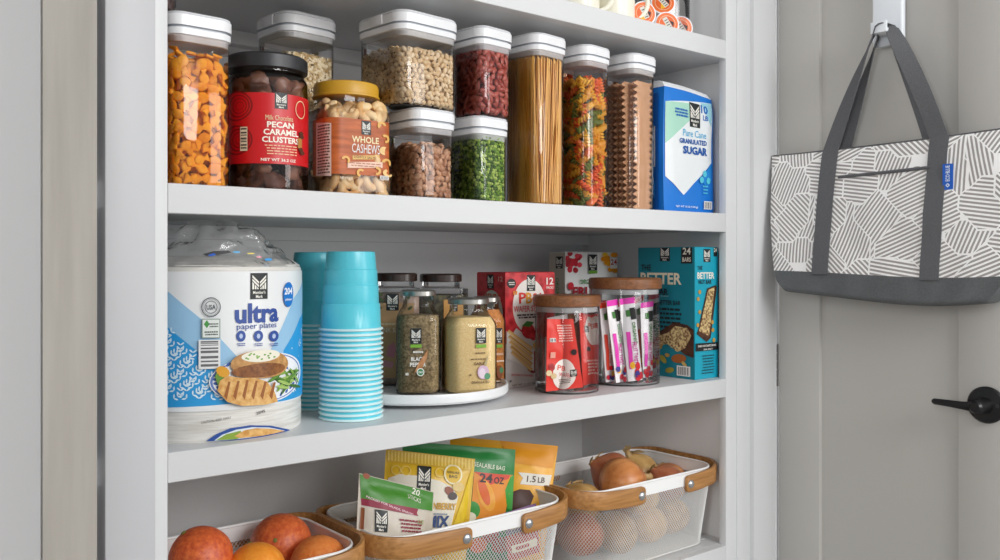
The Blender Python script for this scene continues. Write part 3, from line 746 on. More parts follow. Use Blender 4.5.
# round clear canister with pods
X, Rp = round_at(633, 690, 1.215)
pc = empty('pod_canister', (X, 1.215, S1), 0, label='clear round canister of coffee pods on the top shelf', cat='canister')
MB().lathe([(Rp - .004, 0), (Rp, .004), (Rp, .17), (Rp - .002, .172)], 40, cap='bottom').build('body', CLEAR, pc)
MB().lathe([(Rp - .001, .168), (Rp + .002, .169), (Rp + .002, .185), (Rp, .187)], 40).build('lid', PLASTW, pc)
def pod(px, py, Y, ax, label, ink):
    c = W(px, py, Y); t = empty('coffee_pod', c, 0, label=label, cat='coffee pod', group=None)
    q_ = Vector((0, 0, 1)).rotation_difference(Vector(ax).normalized()); t.rotation_euler = q_.to_euler()
    MB().lathe([(.016, -.040), (.0175, -.038), (.0215, -.004), (.0245, -.0025), (.0245, 0), (.0235, .0006)], 28).build('cup', col('F3F1F4', .3), t)
    m = MB().lathe([(.0218, .0005), (.0218, .0012)], 28, 0); m.build('foil_lid', col('E9702E', .35), t)
    D = Dec(flat((0, 0, .0012), (1, 0, 0), (0, 1, 0)), t, 0, base=.0002)
    D.elluv(0, 0, .0165, .0165, ink); D.elluv(0, 0, .0155, .0155, 'E2611F'); D.boxuv(.001, .001, .010, .024, 'D9D6CC'); D.polyuv([(-.013, -.008), (-.004, -.012), (-.004, .002)], 'F0B428'); D.polyuv([(.007, -.011), (.013, -.004), (.007, .004)], '2A2020')
    for k in range(4): D.boxuv(.001, -.008 + k * .005, .007, .0016, '333030', same=k > 0)
    D.build('foil_print')
pod(644, 13.5, 1.150, (-.45, -.89, .1), 'orange-lidded coffee pod behind the mug handle', 'F5C8A0')
pod(663, 3, 1.175, (-.6, -.75, .25), 'orange-lidded coffee pod, topmost of the four pods', 'F0D0B0')
pod(667, 24, 1.139, (-.5, -.86, .1), 'pale orange coffee pod in front, second from the right', 'FAD9B8')
pod(681, 28, 1.165, (-.55, -.83, .0), 'orange coffee pod, rightmost in the clear canister', 'F5C8A0')
mb = MB().ball((0, 0, .064), .037, 20, 12, 0, (.62, .62, 1.7), .2, 4)
mb.build('paper_packet', col('EEEDEA', .6), None, loc=(X + .026, 1.222, S1), label='white crumpled packet behind the coffee pods', cat='packet')

# ================================================================== MIDDLE SHELF
# paper plates pack
PR = .13; PX, PY = .4935, 1.273
pk = empty('paper_plate_pack', (PX, PY, S3), 0, label='large plastic-wrapped pack of ultra paper plates at the left of its shelf', cat='paper plates')
aC = atan2(-PY, -PX)
def packr(a, z):
    n = 1 + .010 * noise.noise(Vector((cos(a) * 3, sin(a) * 3, z * 14)))
    if z < .038: n += .012 * sin(pi * z / .038) * (.6 + .4 * noise.noise(Vector((a * 6, 0, z * 60)))) - .004
    return PR * n
def packsurf(u, v, f):
    a = aC + u / PR; r = packr(a, v) + f + .0006
    return Vector((r * cos(a), r * sin(a), v))
HP = .226; rings = []
for k in range(31):
    z = HP * k / 30; rings.append([((packr(2 * pi * i / 72, z)) * cos(2 * pi * i / 72), packr(2 * pi * i / 72, z) * sin(2 * pi * i / 72), z) for i in range(72)])
WRAPC = noisy('crinkled_wrap', 'C9C5BC', 'F0EEEA', 12, .35, 6, .9, (1, 1, 16), .3, .7)
mb = MB().loft(rings, 0, cap='bottom'); top = rings[-1]
mb.loft([top, [(x * .985, y * .985, z + .006) for x, y, z in top], [(x * .9, y * .9, z + .014 + .004 * noise.noise(Vector((x * 30, y * 30, 0)))) for x, y, z in top], [(x * .5, y * .5, z + .019) for x, y, z in top]], 0, cap='top')
mb.build('wrapped_plates', WRAPC, pk)
D = Dec(packsurf, pk, .008, start=(.02, .1)); D.step2 = True
uL, uR = -PR * 1.75, PR * 1.55; v0 = .041; v1 = .224
PB0 = 'EDEFF0'
D.polyuv([(uL, v0), (uR, v0), (uR, v1), (uL, v1)], col(PB0, .3))
LB, SB = '9CC8E8', '2C9EDF'
a_ = D.uv(169, 292); b_ = D.uv(236, 352); c_ = D.uv(262, 404)
D.polyuv([(uL, a_[1] + .05), a_, D.uv(205, 322), D.uv(240, 360), D.uv(240, 401), (uL, v0 + .001)], LB)
D.polyuv([(uL, D.uv(170, 330)[1] + .06), D.uv(169, 328), D.uv(196, 350), D.uv(225, 372), D.uv(245, 402), (uL, v0 + .001)], SB)
D.polyuv([D.uv(293, 298), D.uv(270, 350), D.uv(262, 402), (uR, v0 + .001), (uR, D.uv(300, 290)[1] + .02)], LB)
D.polyuv([D.uv(299, 318), D.uv(283, 350), D.uv(276, 402), (uR, v0 + .001), (uR, D.uv(300, 310)[1])], SB)
rl = random.Random(11)
def leafy(u, v, a, n, m='DDF0FA'):
    for k in range(n):
        s_ = .0055 * k; cx_, cy_ = u + s_ * cos(a), v + s_ * sin(a)
        for sg in (-1, 1):
            aa = a + sg * .9; D.elluv(cx_ + .0030 * cos(aa), cy_ + .0030 * sin(aa), .0030, .0011, m, same=True, n=8, rot=aa)
D.lay += .0002
for a in range(13):
    for b in range(9):
        px_, py_ = 168 + a * 6.2, 334 + b * 7.6 + (a % 2) * 3.6
        if py_ > 334 + (px_ - 169) * .9 and py_ < 401 - max(0, px_ - 222) * 1.2:
            u, v = D.uv(px_, py_); leafy(u, v, 1.2 + .9 * ((a + b) % 3) - .6, 2)
for k in range(40):
    u = -PR * rl.uniform(.8, 1.7); v = rl.uniform(v0 + .008, v0 + .085)
    if v < v0 + .085 - (u + PR * 1.0) * 1.1 and (u < -.045 or v < v0 + .012): leafy(u, v, rl.uniform(0, 6), 3)
for (px_, py_) in ((296, 372), (298, 345), (292, 390), (300, 330)):
    u, v = D.uv(px_, py_); leafy(u, v, rl.uniform(0, 6), 2)
for k in range(10): u, v = D.uv(rl.uniform(285, 299), rl.uniform(345, 398)); D.elluv(u, v, .0012, .0012, 'DDF0FA', same=True, n=8)
D.logo(258.5, 286, 17, 26)
D.text('ultra', 256, 313, 20, '2B4C9B', 43, .035); D.text('paper plates', 256, 326.5, 7.5, '2B4C9B', 39, .0)
for px_, t_ in ((240.5, 'GRIP'), (257.5, 'CUT'), (272.5, 'SOAK')):
    D.ell(px_, 336, 4.6, 5.6, '2B4C9B'); D.lines(px_, 344.5, 8, 3.6, 2, '2B4C9B', .5); D.ell(px_, 336, 1.8, 2.6, 'B9C8E6', n=8)
D.ell(286.5, 294.5, 4.8, 12.5, '1476CC', n=24); D.text('204', 286.5, 291, 7, 'F4F8FC', 7.5, .03); D.text('plates', 286.5, 299.5, 3, 'F4F8FC', 6)
D.ring(211, 307, 9.5, 9.8, .09, '4A4F52'); D.ring(211, 307, 6.2, 6.4, .1, '4A4F52'); D.text('USA', 211, 307, 5, '4A4F52', 9, .02); D.ring(211, 307, 8, 8.3, .04, '7A8084')
D.rect(202, 318.5, 220, 338, '9AA8A0'); D.rect(203, 319.5, 219, 337, 'E6ECE8'); D.polyuv([D.uv(204, 324), D.uv(207, 319.8), D.uv(209.5, 324), D.uv(207, 328)], '4C9A4A'); D.lines(213.5, 325, 9, 5, 2, '5A645E'); D.lines(211, 333, 13, 5, 2, '5A645E')
D.bars(209.5, 354, 21, 29, 7, '6C6C6E', vert=False, bg='E9EAEA', seed=5)
# plate with food
D.ell(253, 379, 44, 25, 'F4F6FA', n=40); D.ring(253, 379, 43, 24, .04, '6A86C4', n=40)
for k in range(30):
    a = 2 * pi * k / 30; u, v = D.uv(253 + 38 * cos(a), 379 + 20 * sin(a)); D.elluv(u, v, .0036, .0020, '4668B4', same=k > 0, n=8, rot=a)
D.ell(253, 380, 32, 17, 'EDF0F4', n=30)
for k in range(26):
    D.ell(rl.uniform(268, 290), rl.uniform(371, 388), 6.5, 1.6, rl.choice(['5F8E35', '86AE4A', '3F6F24', 'A6C46A']), n=8, rot=rl.uniform(-1, 1))
for k in range(4): D.ell(218 + k, 374 + 3 * k, 5, 2.5, '6A9638', n=8, rot=1)
D.ell(222, 371, 7, 5, 'E0A02A', n=12, rot=-.7)
POT = noisy('baked_potato_print', 'A4703C', 'D9A868', 120, .4, lo=.3, hi=.7); CHK = noisy('grilled_chicken_print', 'C8893C', 'EBC07A', 140, .4, lo=.3, hi=.7)
D.ell(256, 364, 27, 14, POT, n=26, rot=-.08); D.ell(255, 370, 25, 7, noisy('potato_skin_print', '6E3E1C', '9A6230', 150, .4), n=26)
D.ell(257, 355.5, 18, 6, 'F0ECDA', n=22)
for k in range(14): D.ell(257 + rl.uniform(-14, 14), 355 + rl.uniform(-4, 4), 1.2, .9, rl.choice(['6FA040', '8CB85A']), n=6, same=k > 0)
D.poly([(217, 390), (219, 380), (226, 375), (238, 377), (252, 377), (263, 381), (270, 391), (273, 401), (262, 404), (240, 405), (226, 401)], CHK)
for k in range(6):
    x = 223 + k * 8.4; D.poly([(x, 395 + (k < 2) * 0), (x + 4, 379 + abs(k - 2) * .8), (x + 6, 379.5 + abs(k - 2) * .8), (x + 2.4, 399)], '9A5A22', same=k > 0)
# picture peeking at the foot, under the crinkled wrap
D.lay = .0012
D.poly([(206, 441), (216, 434), (230, 428), (250, 425), (270, 425.5), (290, 430), (284, 433.5), (262, 437), (235, 440)], '274E9A')
D.poly([(214, 440.5), (222, 434.5), (236, 429.5), (252, 427), (268, 427.3), (284, 430.5), (262, 435.5), (236, 439)], 'DCE4EA')
D.poly([(216, 440), (226, 434), (240, 430.5), (244, 436), (236, 439)], '8AA63C'); D.poly([(234, 436), (244, 430), (256, 428), (270, 428.5), (284, 430.8), (262, 435.5), (240, 438)], CHK)
D.text('CAUTION: KEEP AWAY', 216, 420, 2.6, '55504A', 30, 0, rot=.12); D.text('20/4%', 260, 412, 3, '55504A', 9, rot=.15)
D.build('printed_wrap', label='printed white and blue wrap')
# clear open top of the wrap
FILM = clear('film', 'FAFAFA', 2.6, .10, .20, bump=1.0)
mb = MB(); nu, nv = 60, 22; vs = []
for j in range(nv + 1):
    t = j / nv
    for i in range(nu + 1):
        s_ = i / nu; a = aC - 1.9 + 3.6 * s_
        r = PR * (1.0 - .42 * t) ; wob = .028 * t * noise.noise(Vector((cos(a) * 4, sin(a) * 4, t * 3))) + .010 * t * noise.noise(Vector((a * 5, t * 8, 3)))
        hh = .012 + .058 * max(0, sin(pi * (s_ * .9 + .12))) ** .8
        z = HP + .004 + hh * t + .012 * t * noise.noise(Vector((a * 4, 5, t * 2)))
        vs.append(((r + wob) * cos(a) + .010 * t, (r + wob) * sin(a), min(z, S2 - .0375 - S3 - .004)))
fs = [(j * (nu + 1) + i, j * (nu + 1) + i + 1, (j + 1) * (nu + 1) + i + 1, (j + 1) * (nu + 1) + i) for j in range(nv) for i in range(nu)]
mb.add(vs, fs).build('loose_film', FILM, pk, 80, label='crumpled clear film at the open top')
D = Dec(lambda u, v, f: Vector(((PR * .93 + f) * cos(aC + u / PR), (PR * .93 + f) * sin(aC + u / PR), v)), pk, .01, base=.002, start=(.0, .235))
D.poly([(203, 254), (214, 251), (228, 250.5), (231, 252.5), (218, 255), (206, 256)], '3A3A3C'); D.poly([(208, 255), (214, 253), (216, 255), (210, 256.5)], '2A62C8'); D.ell(236, 252, 4, 1, '5AB0E0', n=8); D.ell(250, 253.5, 4, .8, 'E6D060', n=8); D.ell(258, 257, 3, 1, 'E89AA8', n=8); D.ell(267, 259.5, 4, 1.4, '4AA0E0', n=8)
D.build('film_print', label='small coloured print on the clear film')

# cups -------------------------------------------------------------
CUPC = col('5CCFE0', .28); CUPR = col('D8F4F6', .25)  # near-white rims: the highlight is painted into their colour
def cupmesh():
    h = .122
    p = [(.0335, h - .003), (.036, h - .0035), (.0366, h - .006), (.0372, h - .012), (.0385, h - .028), (.0384, h - .030), (.0398, h - .031), (.0405, h - .052), (.0402, h - .053), (.0416, h - .054), (.0424, h - .080), (.0421, h - .081), (.0442, h - .083), (.0455, .004)]
    rim = [(.0455, .004), (.0475, .0037), (.0487, .0028), (.0490, .0018), (.0485, .0006), (.0470, .0000), (.0455, .0004)]
    m = MB().lathe(p[::-1], 44, 0, cap='top'); m.lathe(rim, 44, 1, cap=False)
    m.lathe([(.0445, .0004), (.0415, h - .078), (.035, h - .008)], 44, 0, cap=False)
    return m.mesh('plastic_cup', [CUPC, CUPR], 50)
cm = cupmesh()
def stack(px, Y, n, who, leanx=0):
    X = Y * tan(ang(px)); dz = .0074
    for k in range(n):
        o = bpy.data.objects.new('plastic_cup', cm); COL.objects.link(o)
        o.location = (X + leanx * k * dz, Y + R_.uniform(-.0006, .0006), S3 + .0003 + k * dz); o.rotation_euler.z = k * 1.3
        if k == n - 1: tag(o, f'turquoise plastic cup upside down on top of the {who} stack of cups', 'cup', f'cups in the {who} stack')
        else: tag(o, f'turquoise plastic cup nested in the {who} stack, only its rim showing', 'cup', f'cups in the {who} stack')
stack(351, 1.202, 19, 'front'); stack(317, 1.325, 19, 'rear')

# turntable ---------------------------------------------------------
TX, TY, TR, TH_ = .888, 1.312, .155, .0245
tt = empty('turntable', (TX, TY, S3), 0, label='low round white turntable carrying the spice bottles', cat='turntable')
MB().lathe([(.105, 0), (.108, .001), (.108, .0062), (.1, .0064)], 64).build('foot', col('DADBDC', .4), tt)
MB().lathe([(TR - .012, .006), (TR - .003, .0075), (TR, .011), (TR, TH_ - .003), (TR - .001, TH_), (TR - .004, TH_), (TR - .005, TH_ - .008), (.02, TH_ - .009)], 96).build('tray', col('ECEDEE', .3), tt)
ZT = S3 + TH_ - .0088
# spice bottles
def chamf(w, d, c):
    return rrect(w, d, c, 1)
def bottle(name, px0, px1, Yf, rot, H, fillc, fh, label, lidc=None, asp=.8, sh=.30, neck=.36, deco=None, lidh=.0105, glass=None, dy=None):
    X, Y, w = sq_at(px0, px1, Yf, rot, asp, .26); d = w * asp
    t = empty(name, (X, Y, ZT), rot, label=label, cat='bottle' if sh > .2 else 'jar')
    def o(e, k=0):
        b = rrect(w - 2 * e, d - 2 * e, w * .24 - e * .5, 3)
        if not k: return b
        rr = w * neck; return [(x * (1 - k) + k * rr * cos(atan2(y, x)), y * (1 - k) + k * rr * sin(atan2(y, x))) for x, y in b]
    hs_ = H * (1 - sh); hn = H - lidh - H * .05
    prof = [(o(.004), 0), (o(.0006), .004), (o(0), .009), (o(0), hs_)]
    for k in range(1, 7):
        a = k / 6; prof.append((o(0, (1 - cos(a * pi)) / 2 * 1.0), hs_ + (hn - hs_) * a))
    prof.append((o(0, 1), H - lidh * .6))
    MB().loft(prof, cap='bottom').build('body', glass or GLASS, t)
    e = .0024; pf = [(o(e + .004), .003), (o(e), .008), (o(e), min(fh, hs_))]
    if fh > hs_:
        for k in range(1, 5):
            a = k / 4 * (fh - hs_) / (hn - hs_); pf.append((o(e, (1 - cos(a * pi)) / 2), hs_ + (hn - hs_) * a))
    MB().loft(pf).build('contents', fillc, t)
    r = w * neck + .003
    LM = lidc or col('B9B6B0', .28, .9)
    MB().lathe([(r - .001, H - lidh), (r, H - lidh + .001), (r, H - .0025), (r - .0008, H - .0015), (r - .003, H)], 40).build('lid', LM, t)
    t['w'] = w; t['dd'] = d; t['oo'] = 1
    return t, w, d, o
PEP = noisy('ground_pepper', '66563C', 'BCA47C', 260, .8, lo=.3, hi=.7, spec=.1)
t, w_, d_, o_ = bottle('spice_bottle', 396, 440.5, 1.222, radians(-33), .174, PEP, .132, 'clear bottle of coarse black pepper with a silver lid', asp=.85)
D = Dec(lambda u, v, f: Vector((u, -d_ / 2 - f, v)), t, 0, base=.0009, start=(0, .08))
D.logo(416, 336, 11, 15.5); D.ruv(416, 346, 11, 3.2, '7FB53A'); D.lines(418, 352, 10, 4, 1, 'E8E4DA')
D.text('BLACK', 418, 359, 4.2, 'F4F0E8', 14, .03); D.text('PEPPER', 418, 364.5, 4.2, 'F4F0E8', 16, .03)
D.poly([(424, 355), (428, 349), (427, 358), (422, 368), (414, 373), (419, 362)], noisy('pepper_pod_print', 'A8683A', 'D8A070', 90, .5)); D.ell(420.5, 372, 3.8, 4, 'F2F4EE', n=18); D.ell(420.5, 372, 3, 3.2, '4A8A5A', n=18); D.text('USDA', 420.5, 372, 2, 'F4F4F0', 5); D.lines(407, 374, 3, 5, 1, 'E8E4DA')
D.build('label', label='printed lettering and emblem on the bottle')
GAR = noisy('garlic_granules', 'E4C486', 'F4DEAC', 420, .85, lo=.3, hi=.7, spec=.1)
t, w_, d_, o_ = bottle('spice_bottle', 440.5, 496.5, 1.175, radians(-20), .160, GAR, .128, 'large clear bottle of pale garlic granules with a silver lid', asp=.85)
D = Dec(lambda u, v, f: Vector((u, -d_ / 2 - f, v)), t, 0, base=.0009, start=(0, .08))
D.logo(481, 335.5, 10, 15.5); D.ruv(481, 346, 10, 3.2, '7FB53A'); D.lines(480, 353, 10, 2.5, 1, '6A4A2A'); D.lines(479, 359, 17, 2, 1, '6A4A2A'); D.text('GARLIC', 480, 363.5, 3, '5A3A20', 13, .02)
D.ell(483, 372, 5.8, 7, 'D8B8D0', n=18); D.ell(482, 373, 3.2, 5, 'EAD8E4', n=14); D.poly([(483, 366), (487, 356), (488.5, 352), (486, 366)], 'B8A880'); D.ell(487, 376, 3, 3.3, '5A9A74', n=14); D.text('GRANULATED', 480, 382, 2.4, '5A3A20', 18); D.lines(470, 375, 2, 4, 1, '6A4A2A')
D.build('label', label='printed lettering and garlic picture on the bottle')
CIN = noisy('ground_cinnamon', 'C07A40', 'DC9A5C', 200, .85, lo=.3, hi=.7, spec=.1)
t, w_, d_, o_ = bottle('spice_bottle', 468, 505.5, 1.262, radians(-12), .158, CIN, .134, 'clear bottle of orange-brown ground spice behind the garlic bottle', asp=.9)
D = Dec(lambda u, v, f: Vector((u, -d_ / 2 - f, v)), t, 0, base=.0009, start=(0, .08))
D.logo(499, 335.5, 6.5, 15); D.ruv(499, 346, 6.5, 3, '7FB53A'); D.text('GROUND', 499, 354, 2.4, 'F4E4D0', 8); D.lines(499, 361, 9, 3, 1, 'F4E4D0'); D.ell(499.5, 372, 3, 7, '8A4A20', n=12); D.ell(501, 370, 2, 3, '4A8A5A', n=12); D.lines(498, 381, 8, 3, 1, 'F4E4D0')
D.build('label', label='printed lettering on the bottle')
DKL = col('3A2A24', .25)
SALT = noisy('salt_crystals', '8A7064', 'CCB0A0', 60, .5, kind='noise', lo=.3, hi=.7)
t, w_, d_, o_ = bottle('spice_jar', 372, 420.5, 1.335, radians(-33), .201, SALT, .165, 'square jar with a kraft label and dark lid, behind the pepper bottle', asp=.9, sh=.14, neck=.40, lidc=DKL, lidh=.015)
KR = col('C0966A', .6)
D = Dec(outl(o_(0), 21), t, .004, start=(.03, .1)); D.surf_ = D.surf
D = Dec(lambda u, v, f: Vector((u, -d_ / 2 - f, v)), t, 0, base=.0009, start=(0, .1))
D.polyuv([(-w_ * .36, .015), (w_ * .36, .015), (w_ * .36, .148), (-w_ * .36, .148)], KR)
D.logo(392.5, 302, 12.5, 17); D.lines(391, 324, 22, 3, 1, 'D8C4A0'); D.text('PINK SALT', 392, 330, 4.5, 'E6DAC4', 26, .0); D.poly([(386, 356), (388, 346), (394, 342), (396, 350), (394, 358)], 'C87A84'); D.poly([(381, 366), (384, 360), (394, 362), (392, 368)], 'D08A92')
for px_, py_ in ((382, 300), (379, 308), (408, 298), (410, 308), (404, 295), (380, 294)): D.ell(px_, py_, 3, 1.5, '4A5A34', n=8, rot=R_.uniform(-1, 1))
D.build('label', label='brown kraft label with a pink crystal picture')
HERB = noisy('dried_herbs', '3A3424', '8A8260', 70, .6, lo=.35, hi=.7)
t, w_, d_, o_ = bottle('spice_jar', 414, 468, 1.318, radians(-26), .199, HERB, .160, 'square jar with a kraft label and dark lid, behind the garlic bottle', asp=.9, sh=.14, neck=.38, lidc=DKL, lidh=.015)
D = Dec(lambda u, v, f: Vector((u, -d_ / 2 - f, v)), t, 0, base=.0009, start=(0, .1))
D.polyuv([(-.002, .015), (w_ * .36, .015), (w_ * .36, .152), (-.002, .152)], col('C8924E', .6))
D.logo(454, 303, 7, 17); D.lines(455, 320, 10, 8, 3, '5A4020')
D.build('label', label='brown kraft label')

# cartons ------------------------------------------------------------
def carton(x0, y0, w, d, h, main, label, side=None):
    t = empty('food_carton', (x0, y0, S3), 0, label=label, cat='box')
    m = MB().box(0, 0, 0, w, d, h, bev=.0008); m.build('box', main, t, 30)
    m = MB().box(.002, .001, h - .0004, w - .002, d * .5, h + .0008).box(.002, d * .52, h - .0004, w - .002, d - .001, h + .0005); m.build('top_flap', main, t, 0)
    DF = Dec(flat((0, 0, 0), (1, 0, 0), (0, 0, 1)), t, 0, base=.0004, start=(w / 2, h / 2)); DF.surf = lambda u, v, f: Vector((min(max(u, .0004), w - .0004), -f, min(max(v, .0005), h - .0005)))
    DL = Dec(flat((0, 0, 0), (1, 0, 0), (0, 0, 1)), t, 0, base=.0004, start=(d / 2, h / 2)); DL.surf = lambda u, v, f: Vector((-f, min(max(d - u, .0004), d - .0004), min(max(v, .0005), h - .0005)))
    for D in (DF, DL):
        D.surf0 = D.surf
    # unclipped versions for the pixel search
    DF.uvs = lambda u, v, f: Vector((u, -f, v)); DL.uvs = lambda u, v, f: Vector((-f, d - u, v))
    for D in (DF, DL):
        def mk(D):
            old = Dec.uv
            def uv(px, py):
                s0 = D.surf; D.surf = D.uvs; r = old(D, px, py); D.surf = s0; return r
            D.uv = uv
        mk(D)
    return t, DF, DL
# teal nut bar carton
bx = W(694.5, 380, 1.145).x; bw = 1.5105 - bx
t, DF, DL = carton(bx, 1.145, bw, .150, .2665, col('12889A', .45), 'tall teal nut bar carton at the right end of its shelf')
DL.polyuv([(0, 0), (.15, 0), (.15, .2665), (0, .2665)], '0E8294'); DF.polyuv([(0, 0), (bw, 0), (bw, .2665), (0, .2665)], '14A3BC')  # one teal: shade painted into the left face, light into the front
DL.logo(665, 254, 10, 14.5); DL.ruv(687, 255, 11, 17, '25201E'); DL.text('24', 687, 251, 7, 'EDE6D8', 8, .02); DL.text('BARS', 687, 259.5, 4.5, 'EDE6D8', 8.5, .02)
DL.text('THE', 646.5, 267.5, 6, '17252A', 10, .02); DL.text('BETTER', 661.5, 278.5, 11.5, 'EFE4C8', 41, .03); DL.text('NUT BAR', 655, 291.5, 6.5, '17252A', 27, .03); DL.lines(664, 296, 10, 1, 1, 'A8D8DC')
DL.text('THE BETTER BAR', 666, 302.5, 4.5, '17252A', 30, .02); DL.lines(668, 318, 28, 22, 5, '17252A', .5, 9)
CH = noisy('chocolate_print', '2E1810', '5A3420', 60, .4); CLU = noisy('nut_cluster_print', '7A5230', 'E2C88E', 230, .5, lo=.4, hi=.6)
DL.poly([(645, 345), (652, 334), (662, 330), (675, 322), (688, 325), (694.3, 330), (694.3, 358), (686, 355), (672, 344), (655, 344)], CH)
DL.poly([(652, 346), (656, 336), (668, 333), (676, 326), (688, 328), (692, 336), (686, 348), (678, 352), (668, 344)], CLU); DL.poly([(646, 343), (664, 344), (662, 349), (648, 348)], 'B48A4E')
DL.ell(679.5, 358.5, 7.5, 4.5, 'A35A22', n=16, rot=.1); DL.ell(664, 359, 4, 3, 'A8983A', n=12, rot=-.7); DL.ell(668, 355, 2.5, 2, 'C89A4A', n=10); DL.ell(670.5, 370, 4.6, 2.8, '9A8C2E', n=12, rot=.2); DL.ell(685, 364, 3, 2, 'C8A860', n=10, rot=-.6)
DL.bars(684.5, 371, 13.5, 10, 12, '2A2A2A', seed=3)
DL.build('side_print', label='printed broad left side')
DF.logo(706.7, 255.5, 7, 13); DF.ruv(715, 252, 3.5, 9, '1B1B1C'); DF.text('24', 715, 250, 4, 'EDE6D8', 3)
DF.text('THE', 699.5, 268, 4, '17252A', 5); DF.text('BETTER', 705.3, 275.5, 6.5, 'F4F0E2', 17, .03); DF.text('NUT BAR', 704.5, 282, 4, '17252A', 13, .02)
DF.poly([(706.5, 288.5), (715, 285), (716.3, 287), (710, 338), (706, 342), (696, 334), (697.5, 330)], CH); DF.poly([(707.5, 290), (714, 287), (708.5, 336), (698.5, 331)], CLU)
for p_ in ((699, 292), (697.5, 299), (699, 312), (712, 330), (697, 325), (713, 340), (711.5, 322)): DF.ell(p_[0], p_[1], 1.5, 2.2, 'C8963E', n=8)
DF.poly([(694.9, 343.5), (717, 342), (717, 349.5), (694.9, 351.5)], '16181A'); DF.text('DARK CHOCOLATE CHUNK', 706, 345.5, 2, 'F0EEE6', 18); DF.text('SEA SALT', 707, 349, 1.6, 'F0EEE6', 9)
DF.lines(707, 364, 12, 20, 7, '17303A', .35, 12)
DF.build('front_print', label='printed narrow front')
# red wafer stick carton
p0 = W(505, 388, 1.29); wP = W(554.5, 380, 1.29).x - p0.x
t, DF, DL = carton(p0.x, 1.29, wP, .085, .2165, col('B81C24', .45), 'red wafer stick carton behind the spice turntable and the small wooden-lidded jar')
RD = noisy('red_gem_print', 'A81820', 'D83A40', 70, .4, kind='voronoi', lo=.2, hi=.7)
DF.polyuv([(0, 0), (wP, 0), (wP, .2165), (0, .2165)], 'CFC8C2'); DF.polyuv([(0, .075), (wP, .095), (wP, .2165), (0, .2165)], RD)
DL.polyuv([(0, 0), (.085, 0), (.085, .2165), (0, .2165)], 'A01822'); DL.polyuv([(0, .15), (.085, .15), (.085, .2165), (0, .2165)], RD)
DF.ell(529, 306, 16.5, 27, 'EFE7E0', n=40); DF.poly([(505.5, 345), (516, 328), (545, 350), (548, 372), (530, 380), (505.5, 372)], 'D6CFC9')
DF.logo(530.7, 283, 8.5, 16); DF.text('12', 549.5, 281, 7, 'F6EFE6', 7, .02); DF.text('PACKS', 549.5, 287.5, 2.5, 'F6EFE6', 7); DF.ell(511, 283.5, 4.4, 4.8, '1D1A1A', n=20); DF.lines(511, 283.5, 6, 4, 2, 'E8E0D8')
DF.text('P', 522, 298, 11, 'D83A30', 7, .02); DF.text('B', 528.5, 298, 11, 'E8A030', 6, .02); DF.text('&J', 536, 298, 10, 'D83A30', 9, .02); DF.text('"', 514.5, 293, 4, 'E88A30', 4); DF.text('WAFER STICKS', 529, 308.5, 6, 'D03038', 32, .01); DF.lines(528, 316, 24, 5, 2, '3A2A2A', .6)
STR = noisy('strawberry_print', 'A01418', 'D8323A', 90, .4)
DF.ell(527.5, 331, 7, 7.5, STR, n=16, rot=-.4); DF.poly([(521, 326), (526, 321), (533, 322), (529, 327)], '3F7A2E'); DF.ell(533, 362, 8, 11, '8A1018', n=16); DF.ell(536, 345, 4, 4, 'D8A858', n=10)
DF.polyuv([DF.uv(505.6, 331), DF.uv(533, 350), DF.uv(533, 371), DF.uv(505.6, 358)], 'E4DDD6')
for k in range(5):
    y = 332 + k * 5.2; x = 506 + k * .8
    DF.poly([(x, y), (x + 2, y - 2.5), (x + 26 - k, y + 15.5), (x + 24 - k, y + 18.5)], ['D9AE6C', 'C8964E'][k % 2]); DF.poly([(x + .5, y + .3), (x + 1.2, y - .6), (x + 25 - k, y + 16.5), (x + 24.5 - k, y + 17.5)], 'E9C88E')
DF.text('NATURALLY FLAVORED', 521, 375, 2, 'C83040', 22, rot=-.12); DF.text('NET WT 12 OZ (340 g)', 524, 384, 2.4, '6A5A58', 26); DF.lines(509, 381, 2, 4, 1, '3A2A2A')
DF.build('front_print', label='printed front with wafer sticks and strawberries')
DL.ell(492, 318, 11.5, 28, 'C9CFC4', n=30); DL.logo(490.8, 281.5, 6.5, 14); DL.text('12', 501, 279, 5, 'D9A8A0', 4.5); DL.text('PB&J', 492, 297, 7, 'C8583A', 16, .02)
DL.build('side_print', label='darker red printed left side')
# organic fruit carton
p0 = W(565, 330, 1.40); wP = W(616.8, 330, 1.40).x - p0.x; hf = W(590, 252.3, 1.40).z - S3
t, DF, DL = carton(p0.x, 1.40, wP, .05, hf, col('E6E6E4', .5), 'white organic fruit twist carton standing at the back, behind the red-lidless snack jars')
t['label'] = 'white organic fruit carton with raspberries and mango, standing at the back'
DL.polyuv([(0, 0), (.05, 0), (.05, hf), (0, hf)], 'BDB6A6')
DF.polyuv([(0, 0), (wP, 0), (wP, hf), (0, hf)], 'E9E9E7')
for k in range(26):
    a = rl.uniform(0, 6.28); q_ = rl.uniform(0, 1) ** .5; x, y = 573 + 8.5 * q_ * cos(a), 262 + 9.5 * q_ * sin(a)
    if x > 566.5: DF.ell(x, y, 2.4, 2.6, rl.choice(['C81E30', 'E04050', 'A81424']), n=10)
for k in range(16):
    x, y = rl.uniform(602, 615), rl.uniform(254.5, 272)
    if (x - 600) > (y - 254) * .55 - 1: DF.ell(x, y, 3, 2.6, rl.choice(['F0A81C', 'F8C83C', 'E89410']), n=6)
DF.logo(591.3, 262.5, 8.5, 16, green=True); DF.ruv(612, 263.5, 7, 10, 'F2F2EE'); DF.text('24', 612, 262, 5.5, 'B8202C', 6, .02); DF.text('ORGANIC', 588, 281.5, 4.5, '3F8A34', 19, .02); DF.text('FRUIT', 586, 291.5, 10, 'A81C2C', 30, .03); DF.ell(569, 286, 3, 4, 'C81E30', n=12); DF.text('TWIST', 590, 305, 9, 'A81C2C', 30, .03)
